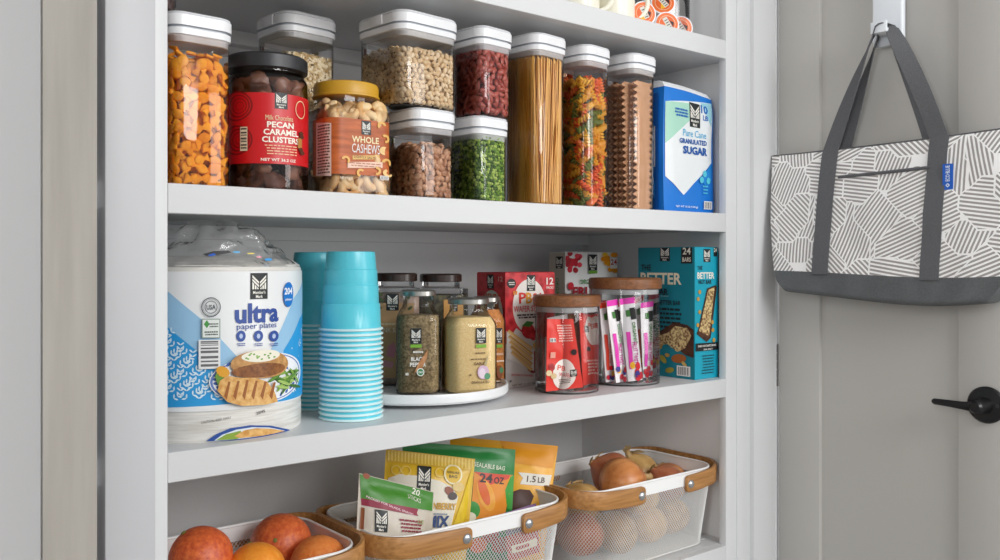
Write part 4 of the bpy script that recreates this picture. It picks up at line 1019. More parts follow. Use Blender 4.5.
DF.build('front_print', label='printed front')
DL.text('ORGANIC FRUIT', 557.5, 300, 4.4, '4A8A34', None, .02, rot=-pi / 2); DL.logo(559.5, 262.5, 7, 12)
DL.build('side_print', label='beige printed left side')

# pouches and wrapped snacks -------------------------------------------
def pouch(name, label, cat, TL, TR, BR, BL, th, mat, seal=.012, seal2=.006, group=None, zig=0, wrk=.0015, seed=0):
    TL, TR, BR, BL = map(Vector, (TL, TR, BR, BL)); Wd = ((TR - TL).length + (BR - BL).length) / 2; Hh = ((TL - BL).length + (TR - BR).length) / 2
    N = ((BR - BL).cross(TL - BL)).normalized(); org = (BL + BR) / 2
    t = empty(name, org, 0, label=label, cat=cat, group=group)
    def S(s_, r_):
        p = (BL * (1 - s_) + BR * s_) * (1 - r_) + (TL * (1 - s_) + TR * s_) * r_; return p - org
    def bulge(s_, r_):
        a = min(max((s_ * Wd - seal2) / (Wd - 2 * seal2), 0), 1); b = min(max((r_ * Hh - seal) / (Hh - 2 * seal), 0), 1)
        w_ = wrk * noise.noise(Vector((s_ * Wd * 45 + seed, r_ * Hh * 45, seed)))
        return .0006 + th / 2 * (sin(pi * a) ** .55) * (sin(pi * b) ** .45) + (w_ if 0 < a < 1 and 0 < b < 1 else 0) + wrk * .6 * noise.noise(Vector((s_ * 6, r_ * 6, seed + 9.)))
    nu = max(8, int(Wd / .006)); nv = max(8, int(Hh / .006)); mb = MB()
    for sg in (1, -1):
        vs = []
        for j in range(nv + 1):
            for i in range(nu + 1):
                s_, r_ = i / nu, j / nv; vs.append(S(s_, r_) + N * sg * (max(bulge(s_, r_), .0004) if sg == 1 else max(bulge(1 - s_, r_), .0004)))
        fs = [(j * (nu + 1) + i, j * (nu + 1) + i + 1, (j + 1) * (nu + 1) + i + 1, (j + 1) * (nu + 1) + i) for j in range(nv) for i in range(nu)]
        mb.add(vs, fs if sg == 1 else [f[::-1] for f in fs])
    n = (nu + 1) * (nv + 1); edge = [i for i in range(nu)] + [j * (nu + 1) + nu for j in range(nv)] + [nv * (nu + 1) + i for i in range(nu, 0, -1)] + [j * (nu + 1) for j in range(nv, 0, -1)]
    mb.f += [(a, n + a, n + b, b) for a, b in zip(edge, edge[1:] + edge[:1])]; mb.m += [0] * len(edge)
    mb.build('wrapper', mat, t, 60)
    D = Dec(lambda u, v, f: S(u / Wd, v / Hh) + N * (max(bulge(min(max(u / Wd, 0), 1), min(max(v / Hh, 0), 1)), .0004) + f), t, .006, base=.0009, start=(Wd / 2, Hh * .6)); D.step2 = True; D.Wd = Wd; D.Hh = Hh
    D.FB = lambda x0, x1, y0, y1, m: D.polyuv([(x0 * Wd, y0 * Hh), (x1 * Wd, y0 * Hh), (x1 * Wd, y1 * Hh), (x0 * Wd, y1 * Hh)], m)
    return t, D
# small wooden-lidded jar with red snack packs
ACA = wood('acacia_lid', '6E4428', '93603A', 'x', .4, 16)
def woodjar(px0, px1, Y, H, lidt, label):
    X, Rj = round_at(px0, px1, Y); t = empty('wooden_lid_jar', (X, Y, S3), 0, label=label, cat='jar')
    MB().lathe([(Rj - .003, 0), (Rj - .0005, .0015), (Rj, .005), (Rj, H - lidt - .012), (Rj - .0012, H - lidt - .008), (Rj - .0012, H - lidt)], 56, cap='bottom').build('body', GLASS, t)
    MB().lathe([(Rj - .004, .0025), (Rj - .0035, .005), (.01, .0055)], 48).build('thick_base', clear('glass_base', 'F6FAF8', 1.0, .05, .35), t)
    MB().lathe([(Rj - .003, H - lidt - .010), (Rj - .0026, H - lidt - .009), (Rj - .0026, H - lidt)], 48, cap=False).build('seal', clear('milky_seal', 'FAFBFC', .6, .2, .55), t)
    MB().lathe([(Rj + .001, H - lidt), (Rj + .0035, H - lidt + .0015), (Rj + .004, H - lidt * .5), (Rj + .0035, H - .003), (Rj + .001, H)], 56).build('lid', ACA, t)
    return t, X, Rj
t, X1, R1 = woodjar(535, 598.8, 1.203, .176, .0205, 'smaller glass jar with a wooden lid holding red snack packs')
def jp(cx, cy, R, a, rad, z): return Vector((cx + rad * R * cos(a), cy + rad * R * sin(a), z))
PKR = col('E23A2E', .35); PKW = col('E8E4E0', .4)
zb = S3 + .008
t_, D = pouch('snack_pack', 'red snack pack standing upright facing front in the smaller wooden-lidded jar', 'snack pack', W(547, 319, 1.170), W(573, 319, 1.169), Vector((W(583, 389, 1.172).x, 1.172, zb)), Vector((W(546, 391, 1.174).x, 1.174, zb)), .010, PKR, .008, .004, seed=1)
D.ell(564, 374, 11.5, 15, 'EFE4DC', n=30); D.text('PB', 561, 368, 5, 'D8402C', 8, .02, rot=-.2); D.text('WAFER', 565, 375, 4, 'D03038', 13, .01, rot=-.2); D.lines(564, 381, 12, 5, 3, '6A4A40', .5); D.logo(573, 373, 7, 7); D.ell(551, 367, 3.4, 3.8, STR, n=12); D.ell(548.5, 373, 3, 3, 'E6D0A4', n=10); D.ell(553, 376, 3, 3, 'DCC090', n=10)
D.lines(564, 333, 15, 18, 7, 'F4C8BC', .45, 3); D.ell(573, 352, 3, 3, '1D1A1A', n=14); D.bars(552, 340, 6, 4, 5, '222222'); D.ruv(552, 355, 5, 6, 'EBA090'); D.build('print', label='white and black print')
t_, D = pouch('snack_pack', 'red snack pack standing on edge at the right in the smaller wooden-lidded jar', 'snack pack', W(579, 312, 1.195), W(594, 316, 1.20), Vector((W(595, 385, 1.205).x, 1.205, zb)), Vector((W(583, 385, 1.185).x, 1.185, zb)), .008, PKR, .006, .003, seed=2)
D.ell(590, 331, 5.5, 14, 'EFE4DC', n=20); D.text('PB', 590, 326, 5, 'D8402C', 6); D.logo(586, 329, 4, 6); D.ell(588, 349, 2, 2.5, '1D1A1A', n=10); D.lines(590, 367, 7, 16, 5, 'F4C8BC'); D.build('print', label='white and black print')
t_, D = pouch('snack_pack', 'white-backed snack pack behind the upright red one in its jar', 'snack pack', W(547, 318, 1.215), W(567, 314, 1.215), Vector((W(566, 380, 1.22).x, 1.22, zb)), Vector((W(549, 380, 1.22).x, 1.22, zb)), .010, PKW, .008, .004, seed=3)
D.FB(.05, .5, .2, .95, '6A7A4C'); D.FB(.6, .95, .1, .9, PKR); D.build('print', label='green and red print')
t_, D = pouch('snack_pack', 'brown snack pack between the two red ones in its jar', 'snack pack', W(568, 314, 1.215), W(580, 312, 1.215), Vector((W(583, 384, 1.215).x, 1.212, zb)), Vector((W(573, 384, 1.215).x, 1.212, zb)), .012, noisy('brown_pack', '6E4626', 'B48048', 60, .5), .008, .004, seed=4)
# bigger jar with fruit twist sticks
t, X2, R2 = woodjar(590.5, 660, 1.214, .2055, .0215, 'larger glass jar with a wooden lid holding pink and white fruit sticks')
PNK = 'E83CB4'
def stick(ptl, ptr, pbr, pbl, Yt, Yb, label, tip, seed, band=True):
    t_, D = pouch('fruit_stick', label, 'snack stick', W(ptl[0], ptl[1], Yt), W(ptr[0], ptr[1], Yt + .002), Vector((W(pbr[0], pbr[1], Yb).x, Yb + .002, zb)), Vector((W(pbl[0], pbl[1], Yb).x, Yb, zb)), .009, col('EFEBEC', .35), .008, .003, seed=seed)
    D.FB(0, 1, .93, 1, tip); D.FB(.25, .75, .78, .86, '3F7A34'); D.FB(.5, .95, .74, .88, '1D1A1A')
    D.textuv('ORGANIC', D.Wd * .66, D.Hh * .58, D.Wd * .30, '3F7A34', D.Hh * .26, .02, rot=-pi / 2); D.textuv('FRUIT TWIST', D.Wd * .55, D.Hh * .34, D.Wd * .34, 'B0243C' if tip != PNK else 'C02890', D.Hh * .26, .02, rot=-pi / 2)
    D.FB(.12, .34, .15, .60, tip if tip == PNK else 'D8402C'); r = random.Random(seed)
    for q_ in range(7): D.elluv(D.Wd * r.uniform(.15, .85), D.Hh * r.uniform(.03, .2), D.Wd * .17, D.Wd * .17, r.choice(['D8202C', '3A3A8C', 'F0B42C', 'C8283C']), n=10)
    D.build('print', label='green lettering and fruit picture')
stick((606, 301), (617, 299), (628, 386), (616, 386), 1.178, 1.175, 'pink-tipped fruit stick leaning left of the middle one in the larger jar', PNK, 21)
stick((619, 299), (634, 297), (643, 386), (628, 386), 1.172, 1.172, 'pink-tipped fruit stick in the middle of the larger jar', PNK, 22)
stick((640, 303), (653, 301), (653, 385), (643, 385), 1.190, 1.192, 'pink-tipped fruit stick at the right side of the larger jar', PNK, 23)
stick((599, 303), (609, 301), (616, 384), (606, 384), 1.193, 1.193, 'red-tipped fruit stick at the left side of the larger jar', 'D8402C', 24)
stick((631, 300), (643, 294), (650, 380), (638, 380), 1.225, 1.225, 'red-tipped fruit stick behind the middle one in the larger jar', 'D8404C', 25)
stick((610, 300), (622, 302), (616, 380), (602, 380), 1.235, 1.235, 'red-tipped fruit stick crossing behind the others in the larger jar', 'C8303C', 26)
stick((622, 302), (634, 296), (632, 380), (622, 380), 1.262, 1.262, 'fruit stick at the back of the larger jar', 'C8303C', 27)

# ================================================================== LOWEST SHELF: wire baskets
OAK = wood('oak_band', '9A6A38', 'C08C54', 'x', .4, 12)
BW, BD, BH = .378, .225, .157
WIREM = col('DADAD8', .4)
def omix(t, e=0):
    return rrect(BW - 2 * e - .030 * (1 - t), BD - 2 * e - .026 * (1 - t), .052 - e * .5, 10)
def wires():
    mb = MB(); N = 168; rows = 20
    o = [perim(omix(j / rows)) for j in range(rows + 1)]
    zz = [.004 + (BH - .025 - .004) * j / rows for j in range(rows + 1)]
    for sg in (1, -1):
        for k in range(N):
            pts = []
            for j in range(rows + 1):
                f, T = o[j]; s_ = (k / N + sg * j * .5 / N * 2 * .80) * T; x, y, nx, ny = f(s_); q_ = sg * .0004; pts.append((x + nx * q_, y + ny * q_, zz[j]))
            mb.tube(pts, .00058, 3, cap=False)
    return mb
WM = wires().mesh('mesh_wall', WIREM, 0)
mb = MB(); a, b = BW / 2 - .017, BD / 2 - .015
k = -a + .02
while k < a - .01: mb.tube([(k, -b, .003), (k, b, .003)], .0007, 3, cap=False); k += .009
k = -b + .01
while k < b: mb.tube([(-a, k, .0036), (a, k, .0036)], .0007, 3, cap=False); k += .009
mb.tube([(x, y, .0035) for x, y in rrect(BW - .03, BD - .026, .05, 8)] + [(BW / 2 - .065, -BD / 2 + .013, .0035)], .0016, 6)
BM = mb.mesh('mesh_base', WIREM, 0)
mb = MB(); t0 = (BH - .025) / BH
a0, a1 = rrect(BW, BD, .052, 10), rrect(BW - .003, BD - .003, .051, 10)
mb.loft([(a0, BH - .025), (a0, BH)], cap=False); mb.loft([(a1, BH), (a1, BH - .025)], cap=False)
pr_ = [(x, y, BH) for x, y in a1]; n = len(pr_)
rings = []
for i in range(n + 1):
    x, y, z = pr_[i % n]; p2 = pr_[(i + 1) % n]; p1 = pr_[(i - 1) % n]; d = Vector((p2[0] - p1[0], p2[1] - p1[1])).normalized(); nn_ = Vector((d.y, -d.x))
    rings.append([(x + nn_.x * .0024 * cos(c), y + nn_.y * .0024 * cos(c), z + .0024 * sin(c)) for c in [2 * pi * k / 8 for k in range(8)]])
mb.loft(rings, cap=False)
RM = mb.mesh('rim', col('F3F3F2', .3), 45)
def band(xp, side):
    """U-shaped oak band from front pivot round one end to the back pivot; side = -1 left, +1 right"""
    off = .0055; gap = .0165; w2, d2 = BW / 2, BD / 2; r = .058; pts = []
    def a(x, y): pts.append((x, y))
    e = d2 + off; xe = w2 + gap
    xs_ = [xp + side * k * (abs(xe - r - abs(xp)) if xp * side > 0 else (xe - r + abs(xp))) / 8 for k in range(9)]
    for x in xs_: a(x, -e)
    for k in range(1, 9): t = pi / 2 * k / 8; a(side * (xe - r + r * sin(t)), -e + r - r * cos(t))
    for k in range(1, 6): a(side * xe, -e + r + (2 * e - 2 * r) * k / 6)
    for k in range(0, 9): t = pi / 2 * k / 8; a(side * (xe - r + r * cos(t)), e - r + r * sin(t))
    for x in xs_[::-1][1:]: a(x, e)
    # duplicate rounded tips
    rings = []; n = len(pts)
    for i, (x, y) in enumerate(pts):
        p2 = pts[min(i + 1, n - 1)]; p1 = pts[max(i - 1, 0)]; d = Vector((p2[0] - p1[0], p2[1] - p1[1])).normalized(); nn_ = Vector((d.y, -d.x)) * -side
        if side < 0: nn_ = Vector((-d.y, d.x)) * -1
        nn_ = Vector((x, y)) - Vector((x, y)); nn_ = Vector((d.y, -d.x)); 
        if nn_.dot(Vector((x - 0, y - 0))) < 0: nn_ = -nn_
        rings.append((x, y, nn_, d))
    def sec(x, y, N_, hh):
        lift = .011 * min(1, max(0, (side * (x - xp)) / (xe - side * xp))) ** 1.5
        return [(x + N_.x * t_, y + N_.y * t_, zc + lift + h_) for t_, h_ in ((-.003, -hh), (.002, -hh), (.003, -hh + .0015), (.003, hh - .0015), (.002, hh), (-.003, hh))]
    zc = BH - .0205; hh = .0165; out = []
    x, y, N_, d = rings[0]
    for dx, q_ in ((-.011, .45), (-.0105, .72), (-.008, .9), (-.004, .99)): out.append(sec(x + d.x * dx, y + d.y * dx, N_, hh * q_))
    out += [sec(x, y, N_, hh) for x, y, N_, d in rings]
    x, y, N_, d = rings[-1]
    for dx, q_ in ((.004, .99), (.008, .9), (.0105, .72), (.011, .45)): out.append(sec(x + d.x * dx, y + d.y * dx, N_, hh * q_))
    return MB().loft(out), [(xp, -e - .003, -1), (xp, e + .003, 1)]
def basket(cx, cy, label, xl, xr):
    t = empty('wire_basket', (cx, cy, S4), 0, label=label, cat='basket')
    for nm, me in (('mesh_wall', WM), ('mesh_base', BM), ('rim', RM)):
        o = bpy.data.objects.new(nm, me); COL.objects.link(o); o.parent = t
    for xp, sd in ((xl, -1), (xr, 1)):
        m, piv = band(xp, sd); h = m.build('handle', OAK, t, 40, label='oak wood handle band')
        for x, y, s_ in piv:
            rv = MB(); rv.lathe([(.0085, 0), (.0083, .0014), (.0062, .0034), (.0028, .0044)], 20); rv.v = [(vx, s_ * vz, vy) for vx, vy, vz in rv.v]
            rv.build('rivet', col('C9CCD0', .25, .9), h, 40, loc=(x, y, BH - .0205))
    return t
CXS = (.488, .902, 1.324); CYB = 1.255
xl3, xr3 = W(642, 495, 1.134).x - CXS[2], W(691, 483, 1.134).x - CXS[2]
xl2, xr2 = W(467, 520, 1.134).x - CXS[1], W(529, 510, 1.134).x - CXS[1]
basket(CXS[0], CYB, 'white wire basket of citrus fruit at the left with an oak handle band', -.05, .065)
basket(CXS[1], CYB, 'white wire basket of snack bags in the middle with oak handle bands', xl2, xr2)
basket(CXS[2], CYB, 'white wire basket of onions at the right with oak handle bands', xl3, xr3)

# citrus
def citrus_mat(name, a, b): return noisy(name, a, b, 160, .42, 3, .5, (1, 1, 1), .3, .7)
CM = {'red': citrus_mat('blood_orange_peel', 'C0492A', 'E8773C'), 'deep': citrus_mat('red_orange_peel', 'C8522C', 'E67A40'), 'org': citrus_mat('orange_peel', 'F08A22', 'F8A43C'), 'lt': citrus_mat('light_orange_peel', 'E67A36', 'F29A50')}
def orange(c, r, k, label, nm='orange', stem=(0.2, -.5, .85)):
    t = empty(nm, c, 0, label=label, cat='orange')
    mb = MB().ball((0, 0, 0), r, 36, 24, 0, (1, 1, .95), .02, 2); mb.build('fruit', CM[k], t, 80)
    d = Vector(stem).normalized(); q_ = Vector((0, 0, 1)).rotation_difference(d)
    s_ = MB().lathe([(.0035, 0), (.0040, .001), (.0028, .0022), (.001, .0025)], 10); s_.v = [tuple(q_ @ (Vector(v) + Vector((0, 0, r * .955)))) for v in s_.v]
    s_.build('stem_end', col('7A7A3A', .7), t)
zo = S4 + .008
orange(W(201, 556, 1.225), .0425, 'red', 'deep red-orange citrus fruit at the left of the fruit basket', stem=(-.5, .2, .8))
orange(W(281, 543, 1.300), .0470, 'deep', 'red-orange citrus fruit at the back of the fruit basket', stem=(-.45, -.6, .3))
orange(W(256, 571, 1.200), .0415, 'org', 'bright orange at the front middle of the fruit basket', stem=(0, .5, .8))
orange(W(319, 563, 1.215), .0425, 'lt', 'light orange citrus fruit at the right of the fruit basket', stem=(.3, .5, .8))
for k, (x, y, kk, lb) in enumerate(((.36, 1.24, 'org', 'orange low at the left end of the fruit basket'), (.47, 1.22, 'lt', 'orange low at the front of the fruit basket'), (.565, 1.24, 'org', 'orange low towards the right of the fruit basket'), (.50, 1.31, 'lt', 'orange low at the back of the fruit basket'), (.605, 1.29, 'red', 'dark orange low in the right back corner of the fruit basket'))):
    orange(Vector((x, y, zo + .036)), .039, kk, lb)

# onions and potatoes
ONI = noisy('onion_skin', 'B4622C', 'E6A264', 7, .32, 5, .15, (7, 7, 1), .3, .72); ONP = noisy('pale_onion_skin', 'B98A4C', 'DDB878', 8, .38, 5, .15, (6, 6, 1), .3, .7)
ONR = noisy('reddish_onion_skin', 'A85A3A', 'C98460', 8, .38, 5, .15, (6, 6, 1), .3, .7); POTM = noisy('potato_skin', 'A07848', 'C29C68', 40, .7, 5, .3)
PEEL = noisy('dry_peel', 'B08A54', 'DCC190', 30, .7, stretch=(1, 1, .3))
def onion(c, r, m, ax, label, nk=.5):
    t = empty('onion', c, 0, label=label, cat='onion'); t.rotation_euler = Vector((0, 0, 1)).rotation_difference(Vector(ax).normalized()).to_euler()
    prof = []
    for k in range(21):
        th = pi - pi * k / 20; rr2 = r * sin(th) ** .95; z = r * .86 * -cos(pi - th) * 1
        z = r * .86 * cos(th)
        prof.append((max(rr2, r * .10) if k > 15 else rr2, z + (r * .25 * max(0, (k - 15) / 5) ** 1.5)))
    mb = MB().lathe(prof, 28); mb.v = [(x * (1 + .03 * noise.noise(Vector((x * 20, y * 20, z * 8)))), y * (1 + .03 * noise.noise(Vector((y * 20, x * 20, z * 8)))), z) for x, y, z in mb.v]
    mb.build('bulb', m, t, 70)
    z0 = r * 1.02; rings = []
    for k in range(7):
        a = k / 6; q_ = r * (.17 - .08 * sin(a * pi) + .06 * a); rings.append([(q_ * cos(2 * pi * i / 12) * (1 + .3 * noise.noise(Vector((i * .9, a * 3, r * 90)))) + r * .12 * a * a, q_ * sin(2 * pi * i / 12) * (1 + .3 * noise.noise(Vector((i * 1.1, a * 3, 5)))), z0 + r * nk * a * (1 + .1 * ((i * 7) % 3))) for i in range(12)])
    MB().loft(rings).build('dry_neck', PEEL, t, 60)
    mb = MB(); vs = []
    for j in range(7):
        for i in range(9):
            th = .25 + .5 * j / 6 + .06 * noise.noise(Vector((i, 0, r * 77))); a = -.7 + 1.3 * i / 8; q_ = r * 1.03 + .0012 * (1 + noise.noise(Vector((i * .8, j * .8, 1)))) + (.003 if i in (0, 8) or j == 6 else 0)
            vs.append((q_ * sin(th) * cos(a), q_ * sin(th) * sin(a), q_ * .93 * cos(th) + r * .03))
    mb.add(vs, [(j * 9 + i, j * 9 + i + 1, (j + 1) * 9 + i + 1, (j + 1) * 9 + i) for j in range(6) for i in range(8)]).build('loose_peel', PEEL, t, 80)
onion(W(622, 483, 1.215), .0500, ONI, (.86, -.25, .12), 'glossy brown onion at the front of the pile in its basket', .30)
onion(W(612, 474, 1.262), .0440, ONR, (-.6, .5, .4), 'reddish onion behind the glossy front one', .1)
onion(W(638, 473, 1.300), .0440, ONP, (-.45, .1, .75), 'pale onion with a dry stem at the back of the pile', .35)
onion(W(669, 482, 1.255), .0400, ONI, (-.75, -.62, .35), 'brown onion at the right of the pile with its neck to the left', .12)
onion(W(582, 503, 1.245), .0400, ONP, (-.2, .6, .6), 'small tan onion low at the left of the pile', .1)
onion(Vector((1.195, 1.225, S4 + .056)), .0450, ONR, (.2, .2, 1), 'large onion low in the left front of the onion basket, seen through the mesh', .1)
onion(Vector((1.285, 1.215, S4 + .046)), .0415, POTM, (.9, 0, .3), 'dull tan onion at the bottom front of the basket, seen through the mesh', .1)
onion(Vector((1.350, 1.218, S4 + .106)), .0420, ONP, (.4, .2, .9), 'tan onion in the middle front, seen through the mesh', .1)
onion(Vector((1.372, 1.212, S4 + .045)), .0400, ONP, (0, .4, .9), 'tan onion at the bottom right of the middle, seen through the mesh', .1)
onion(Vector((1.452, 1.222, S4 + .047)), .0410, POTM, (0, .4, .9), 'dull tan onion at the lower right, seen through the mesh', .1)
onion(Vector((1.447, 1.228, S4 + .115)), .0380, ONR, (-.5, .4, .6), 'reddish onion at the right end, seen through the mesh', .1)
onion(Vector((1.300, 1.310, S4 + .044)), .037, ONP, (0, .4, .9), 'onion low at the back of the onion basket', .1)
onion(Vector((1.205, 1.315, S4 + .044)), .037, ONI, (0, .4, .9), 'onion low in the back left of the onion basket', .1)
onion(Vector((1.420, 1.310, S4 + .044)), .037, ONI, (0, .4, .9), 'onion low in the back right of the onion basket', .1)

# snack bags in the middle basket
def low(px, Y, z=.012): v = W(px, 520, Y); return Vector((v.x, Y, S4 + z))
t, D = pouch('snack_bag', 'green-topped bag of snack sticks at the front left of the middle basket', 'snack bag', W(359, 473, 1.235), W(434, 492, 1.205), low(428, 1.195, .02), low(352, 1.200, .02), .040, col('CFC6B8', .4), .014, .006, seed=31)
Hh, Wd = D.Hh, D.Wd
D.poly([(359.5, 473.8), (433, 492.5), (432, 511), (398, 505.5), (360.5, 498)], col('44882A', .4)); D.poly([(360.5, 498), (418, 509), (416.5, 513), (418, 516), (361, 505)], '8E1C3A'); D.text('PACKED FOR SALADS, SNACKS', 389, 506, 2.6, 'E8C8D0', 48, rot=-.2)
D.ell(366, 476, 3.5, 3, '9A4A24', n=10); D.text('20', 415.5, 492, 6.5, 'F0EEE0', 8, .02, rot=-.2); D.text('STICKS', 414, 498.5, 4.5, 'F0EEE0', 12, .0, rot=-.2); D.logo(381, 521, 13, 22); D.lines(410, 526, 22, 14, 4, '8E1C3A', .5); D.text('OZ', 420, 522, 4, '9AA86A', 6); D.poly([(360.5, 507), (364, 508), (363, 530), (359, 528)], '9A5A3A')
for cx_, cy_, c_ in ((370, 548, 'B84A4A'), (390, 552, '8E1C3A'), (412, 545, 'C86A6A')): D.ell(cx_, cy_, 9, 7, c_, n=12)
D.build('print', label='green top with maroon ribbon print')
t, D = pouch('snack_bag', 'yellow trail mix bag with a striped top behind the green-topped one', 'snack bag', W(386, 449, 1.300), W(475, 459, 1.228), low(462, 1.195), low(376, 1.255), .040, col('DDB42C', .3), .014, .006, seed=32)
D.poly([(387, 449.5), (475, 459.5), (472.5, 471), (388, 461.5)], 'D4AC3C')
for k in range(26): x = 388 + k * 3.35; D.poly([(x, 450.2 + .11 * (x - 388)), (x + 1.5, 450.4 + .11 * (x - 388)), (x + 1.3, 460.5 + .11 * (x - 388)), (x - .2, 460.3 + .11 * (x - 388))], 'E8CC6A', same=k > 0)
D.poly([(388, 478), (400, 474), (420, 476), (440, 481), (452, 487), (458, 497), (450, 530), (380, 530)], 'E2DCCB')
D.poly([(462, 500), (472, 468), (474, 466), (466, 515), (455, 540), (448, 540)], 'E6C428')
for cx_ in (406, 396, 440): D.ring(cx_, 470 + (cx_ - 396) * .06, 5, 5, .2, 'E8CC6A')
D.logo(424, 478.5, 14, 25); D.ell(453, 474.5, 9.2, 10, 'EFE6C0', n=26); D.ell(453, 474.5, 7.6, 8.4, 'D9B020', n=26); D.text('RESEALABLE', 453, 472.5, 2.4, '3A3018', 12); D.text('BAG', 453, 476.5, 3, '3A3018', 8)
D.ell(449, 491, 5, 4, '8A4426', n=12, rot=-.7); D.ell(458, 487, 6, 5, 'DCC07A', n=12); D.ell(452.5, 496, 4.5, 4, '3A2A26', n=12)
D.text('CRANBERRY', 438, 506, 7, 'C8981C', 36, .03); D.lines(440, 514, 14, 3, 1, '8A94A8'); D.text('MIX', 438, 521.5, 12, '21407A', 22, .04)
for cx_, cy_ in ((410, 545), (430, 548), (446, 540)): D.ell(cx_, cy_, 8, 7, R_.choice(['8A4426', 'B82A3A', 'DCC07A']), n=12)
D.build('print', label='white panel with mix picture')
t, D = pouch('snack_bag', 'green resealable bag of dried mango behind the trail mix bag', 'snack bag', W(402, 441, 1.325), W(515.5, 449.5, 1.240), low(508, 1.215), low(410, 1.295), .036, col('1C8038', .35), .012, .006, seed=33)
D.text('RESEALABLE BAG', 487, 466, 4.5, 'E0EAD0', 36, .02, rot=-.1)
D.poly([(474, 472), (513, 475), (505, 514), (470, 520)], 'E8901C'); D.poly([(474, 471.5), (510.5, 475), (508, 479), (490, 485), (480, 476)], 'D8482C'); D.poly([(511, 475), (514, 476), (512, 510), (507, 509), (505, 490)], '3FA03C')
D.ell(486, 495, 8, 17, 'F0A838', n=20, rot=.35); D.ell(484, 492, 4.5, 14, 'E0682C', n=16, rot=.35); D.text('24', 486, 478, 9, '1C1A16', 13, .03, rot=-.05); D.text('OZ', 499, 480.5, 7, '1C1A16', 10, .02, rot=-.05); D.ell(472, 510, 8, 9, '3F9A44', n=16); D.ell(470, 517, 6, 5, 'EFE8D0', n=16); D.text('D', 468, 505, 6, 'F0EFE0', 5)
for cx_, cy_ in ((490, 535), (500, 545), (478, 545)): D.ell(cx_, cy_, 9, 8, R_.choice(['B83A2C', 'E0682C', '5A8A3C']), n=12)
D.build('print', label='orange mango picture print')
t, D = pouch('snack_bag', 'yellow bag of chocolate chips at the back right of the middle basket', 'snack bag', W(450, 436, 1.350), W(558, 446, 1.232), low(541, 1.200), low(452, 1.325), .040, col('F2B01C', .35), .014, .006, seed=34)
D.poly([(500, 440.5), (558, 446.5), (553, 468), (510, 462)], 'E89A18'); D.poly([(518, 472), (552, 475), (549, 486), (520, 484), (523, 478)], 'E6E2D6'); D.text('1.5', 531.5, 479, 6.5, '4A2A1A', 9, .02); D.text('LB', 541.5, 480, 5.5, '4A2A1A', 7, .02)
D.poly([(512, 492), (520, 489), (530, 490), (534, 496), (528, 512), (512, 520)], '4A2416'); D.poly([(548, 488), (551, 488), (545, 512), (537, 520)], 'E8C02C')
D.build('print', label='white ribbon with weight print and chocolate picture')
CHIP = [('B8443C', 'red'), ('D8A048', 'yellow'), ('6E8A4A', 'green'), ('C86A5A', 'pink'), ('8A6A9A', 'purple'), ('C85A4A', 'red')]
for k, (x, dy, z) in enumerate(((1.015, -.012, .075), (1.04, .0, .03), (.97, .0, .024), (.775, .03, .09), (1.03, .01, .108), (.89, 0, .03))):
    h_, cn = CHIP[k]
    place = ['upper right front', 'right end at the bottom', 'lower right front', 'left end', 'right corner near the rim', 'bottom front middle'][k]
    t, D = pouch('snack_packet', f'small {cn} packet at the {place} of the middle basket', 'snack packet', (x - .035, 1.200 + dy, S4 + z + .028), (x + .035, 1.196 + dy, S4 + z + .034), (x + .035, 1.190 + dy, S4 + z - .01), (x - .035, 1.192 + dy, S4 + z - .014), .014, col(h_, .45), .005, .004, seed=40 + k)
    D.FB(.1, .9, .3, .6, 'E8DCC8'); D.FB(.2, .6, .38, .52, h_); D.build('print', label='pale band print')

# ================================================================== TOTE BAG ON THE DOOR
def stripes():
    m, nt, b = newmat('stripe_patchwork'); N = nt.nodes; L = nt.links
    tc = N.new('ShaderNodeTexCoord'); sp_ = N.new('ShaderNodeSeparateXYZ'); L.new(tc.outputs['Object'], sp_.inputs[0])
    cb = N.new('ShaderNodeCombineXYZ'); L.new(sp_.outputs['Y'], cb.inputs[0]); L.new(sp_.outputs['Z'], cb.inputs[1])
    vo = N.new('ShaderNodeTexVoronoi'); vo.voronoi_dimensions = '2D'; vo.distance = 'MANHATTAN'; vo.inputs['Scale'].default_value = 14; L.new(cb.outputs[0], vo.inputs['Vector'])
    s3 = N.new('ShaderNodeSeparateColor'); L.new(vo.outputs['Color'], s3.inputs[0])
    def mt(op, a, b_=None, c=None):
        n_ = N.new('ShaderNodeMath'); n_.operation = op
        for i, q_ in enumerate((a, b_, c)):
            if q_ is None: continue
            if isinstance(q_, (int, float)): n_.inputs[i].default_value = q_
            else: L.new(q_, n_.inputs[i])
        return n_.outputs[0]
    an = mt('MULTIPLY', mt('FLOOR', mt('MULTIPLY', s3.outputs[0], 7.0)), pi / 7 + .13)
    rot = mt('ADD', mt('MULTIPLY', sp_.outputs['Y'], mt('COSINE', an)), mt('MULTIPLY', sp_.outputs['Z'], mt('SINE', an)))
    fr = mt('FRACT', mt('MULTIPLY', rot, 138)); st = mt('GREATER_THAN', fr, .48)
    v2 = N.new('ShaderNodeTexVoronoi'); v2.voronoi_dimensions = '2D'; v2.distance = 'MANHATTAN'; v2.feature = 'F2'; v2.inputs['Scale'].default_value = 14; L.new(cb.outputs[0], v2.inputs['Vector'])
    ed = mt('GREATER_THAN', mt('SUBTRACT', v2.outputs['Distance'], vo.outputs['Distance']), .045)
    k = mt('MULTIPLY', st, ed); mx = N.new('ShaderNodeMix'); mx.data_type = 'RGBA'; L.new(k, mx.inputs[0]); mx.inputs[6].default_value = rgb('FAF9F8'); mx.inputs[7].default_value = rgb('A09C99')
    L.new(mx.outputs[2], b.inputs['Base Color']); b.inputs['Roughness'].default_value = .75; return m
STRP = stripes(); DKG = noisy('grey_webbing', '56575A', '626366', 500, .75, 2, .2); BASE = noisy('dark_grey_fabric', '55585A', '5E6163', 300, .6, 3, .15)
BY0 = .850
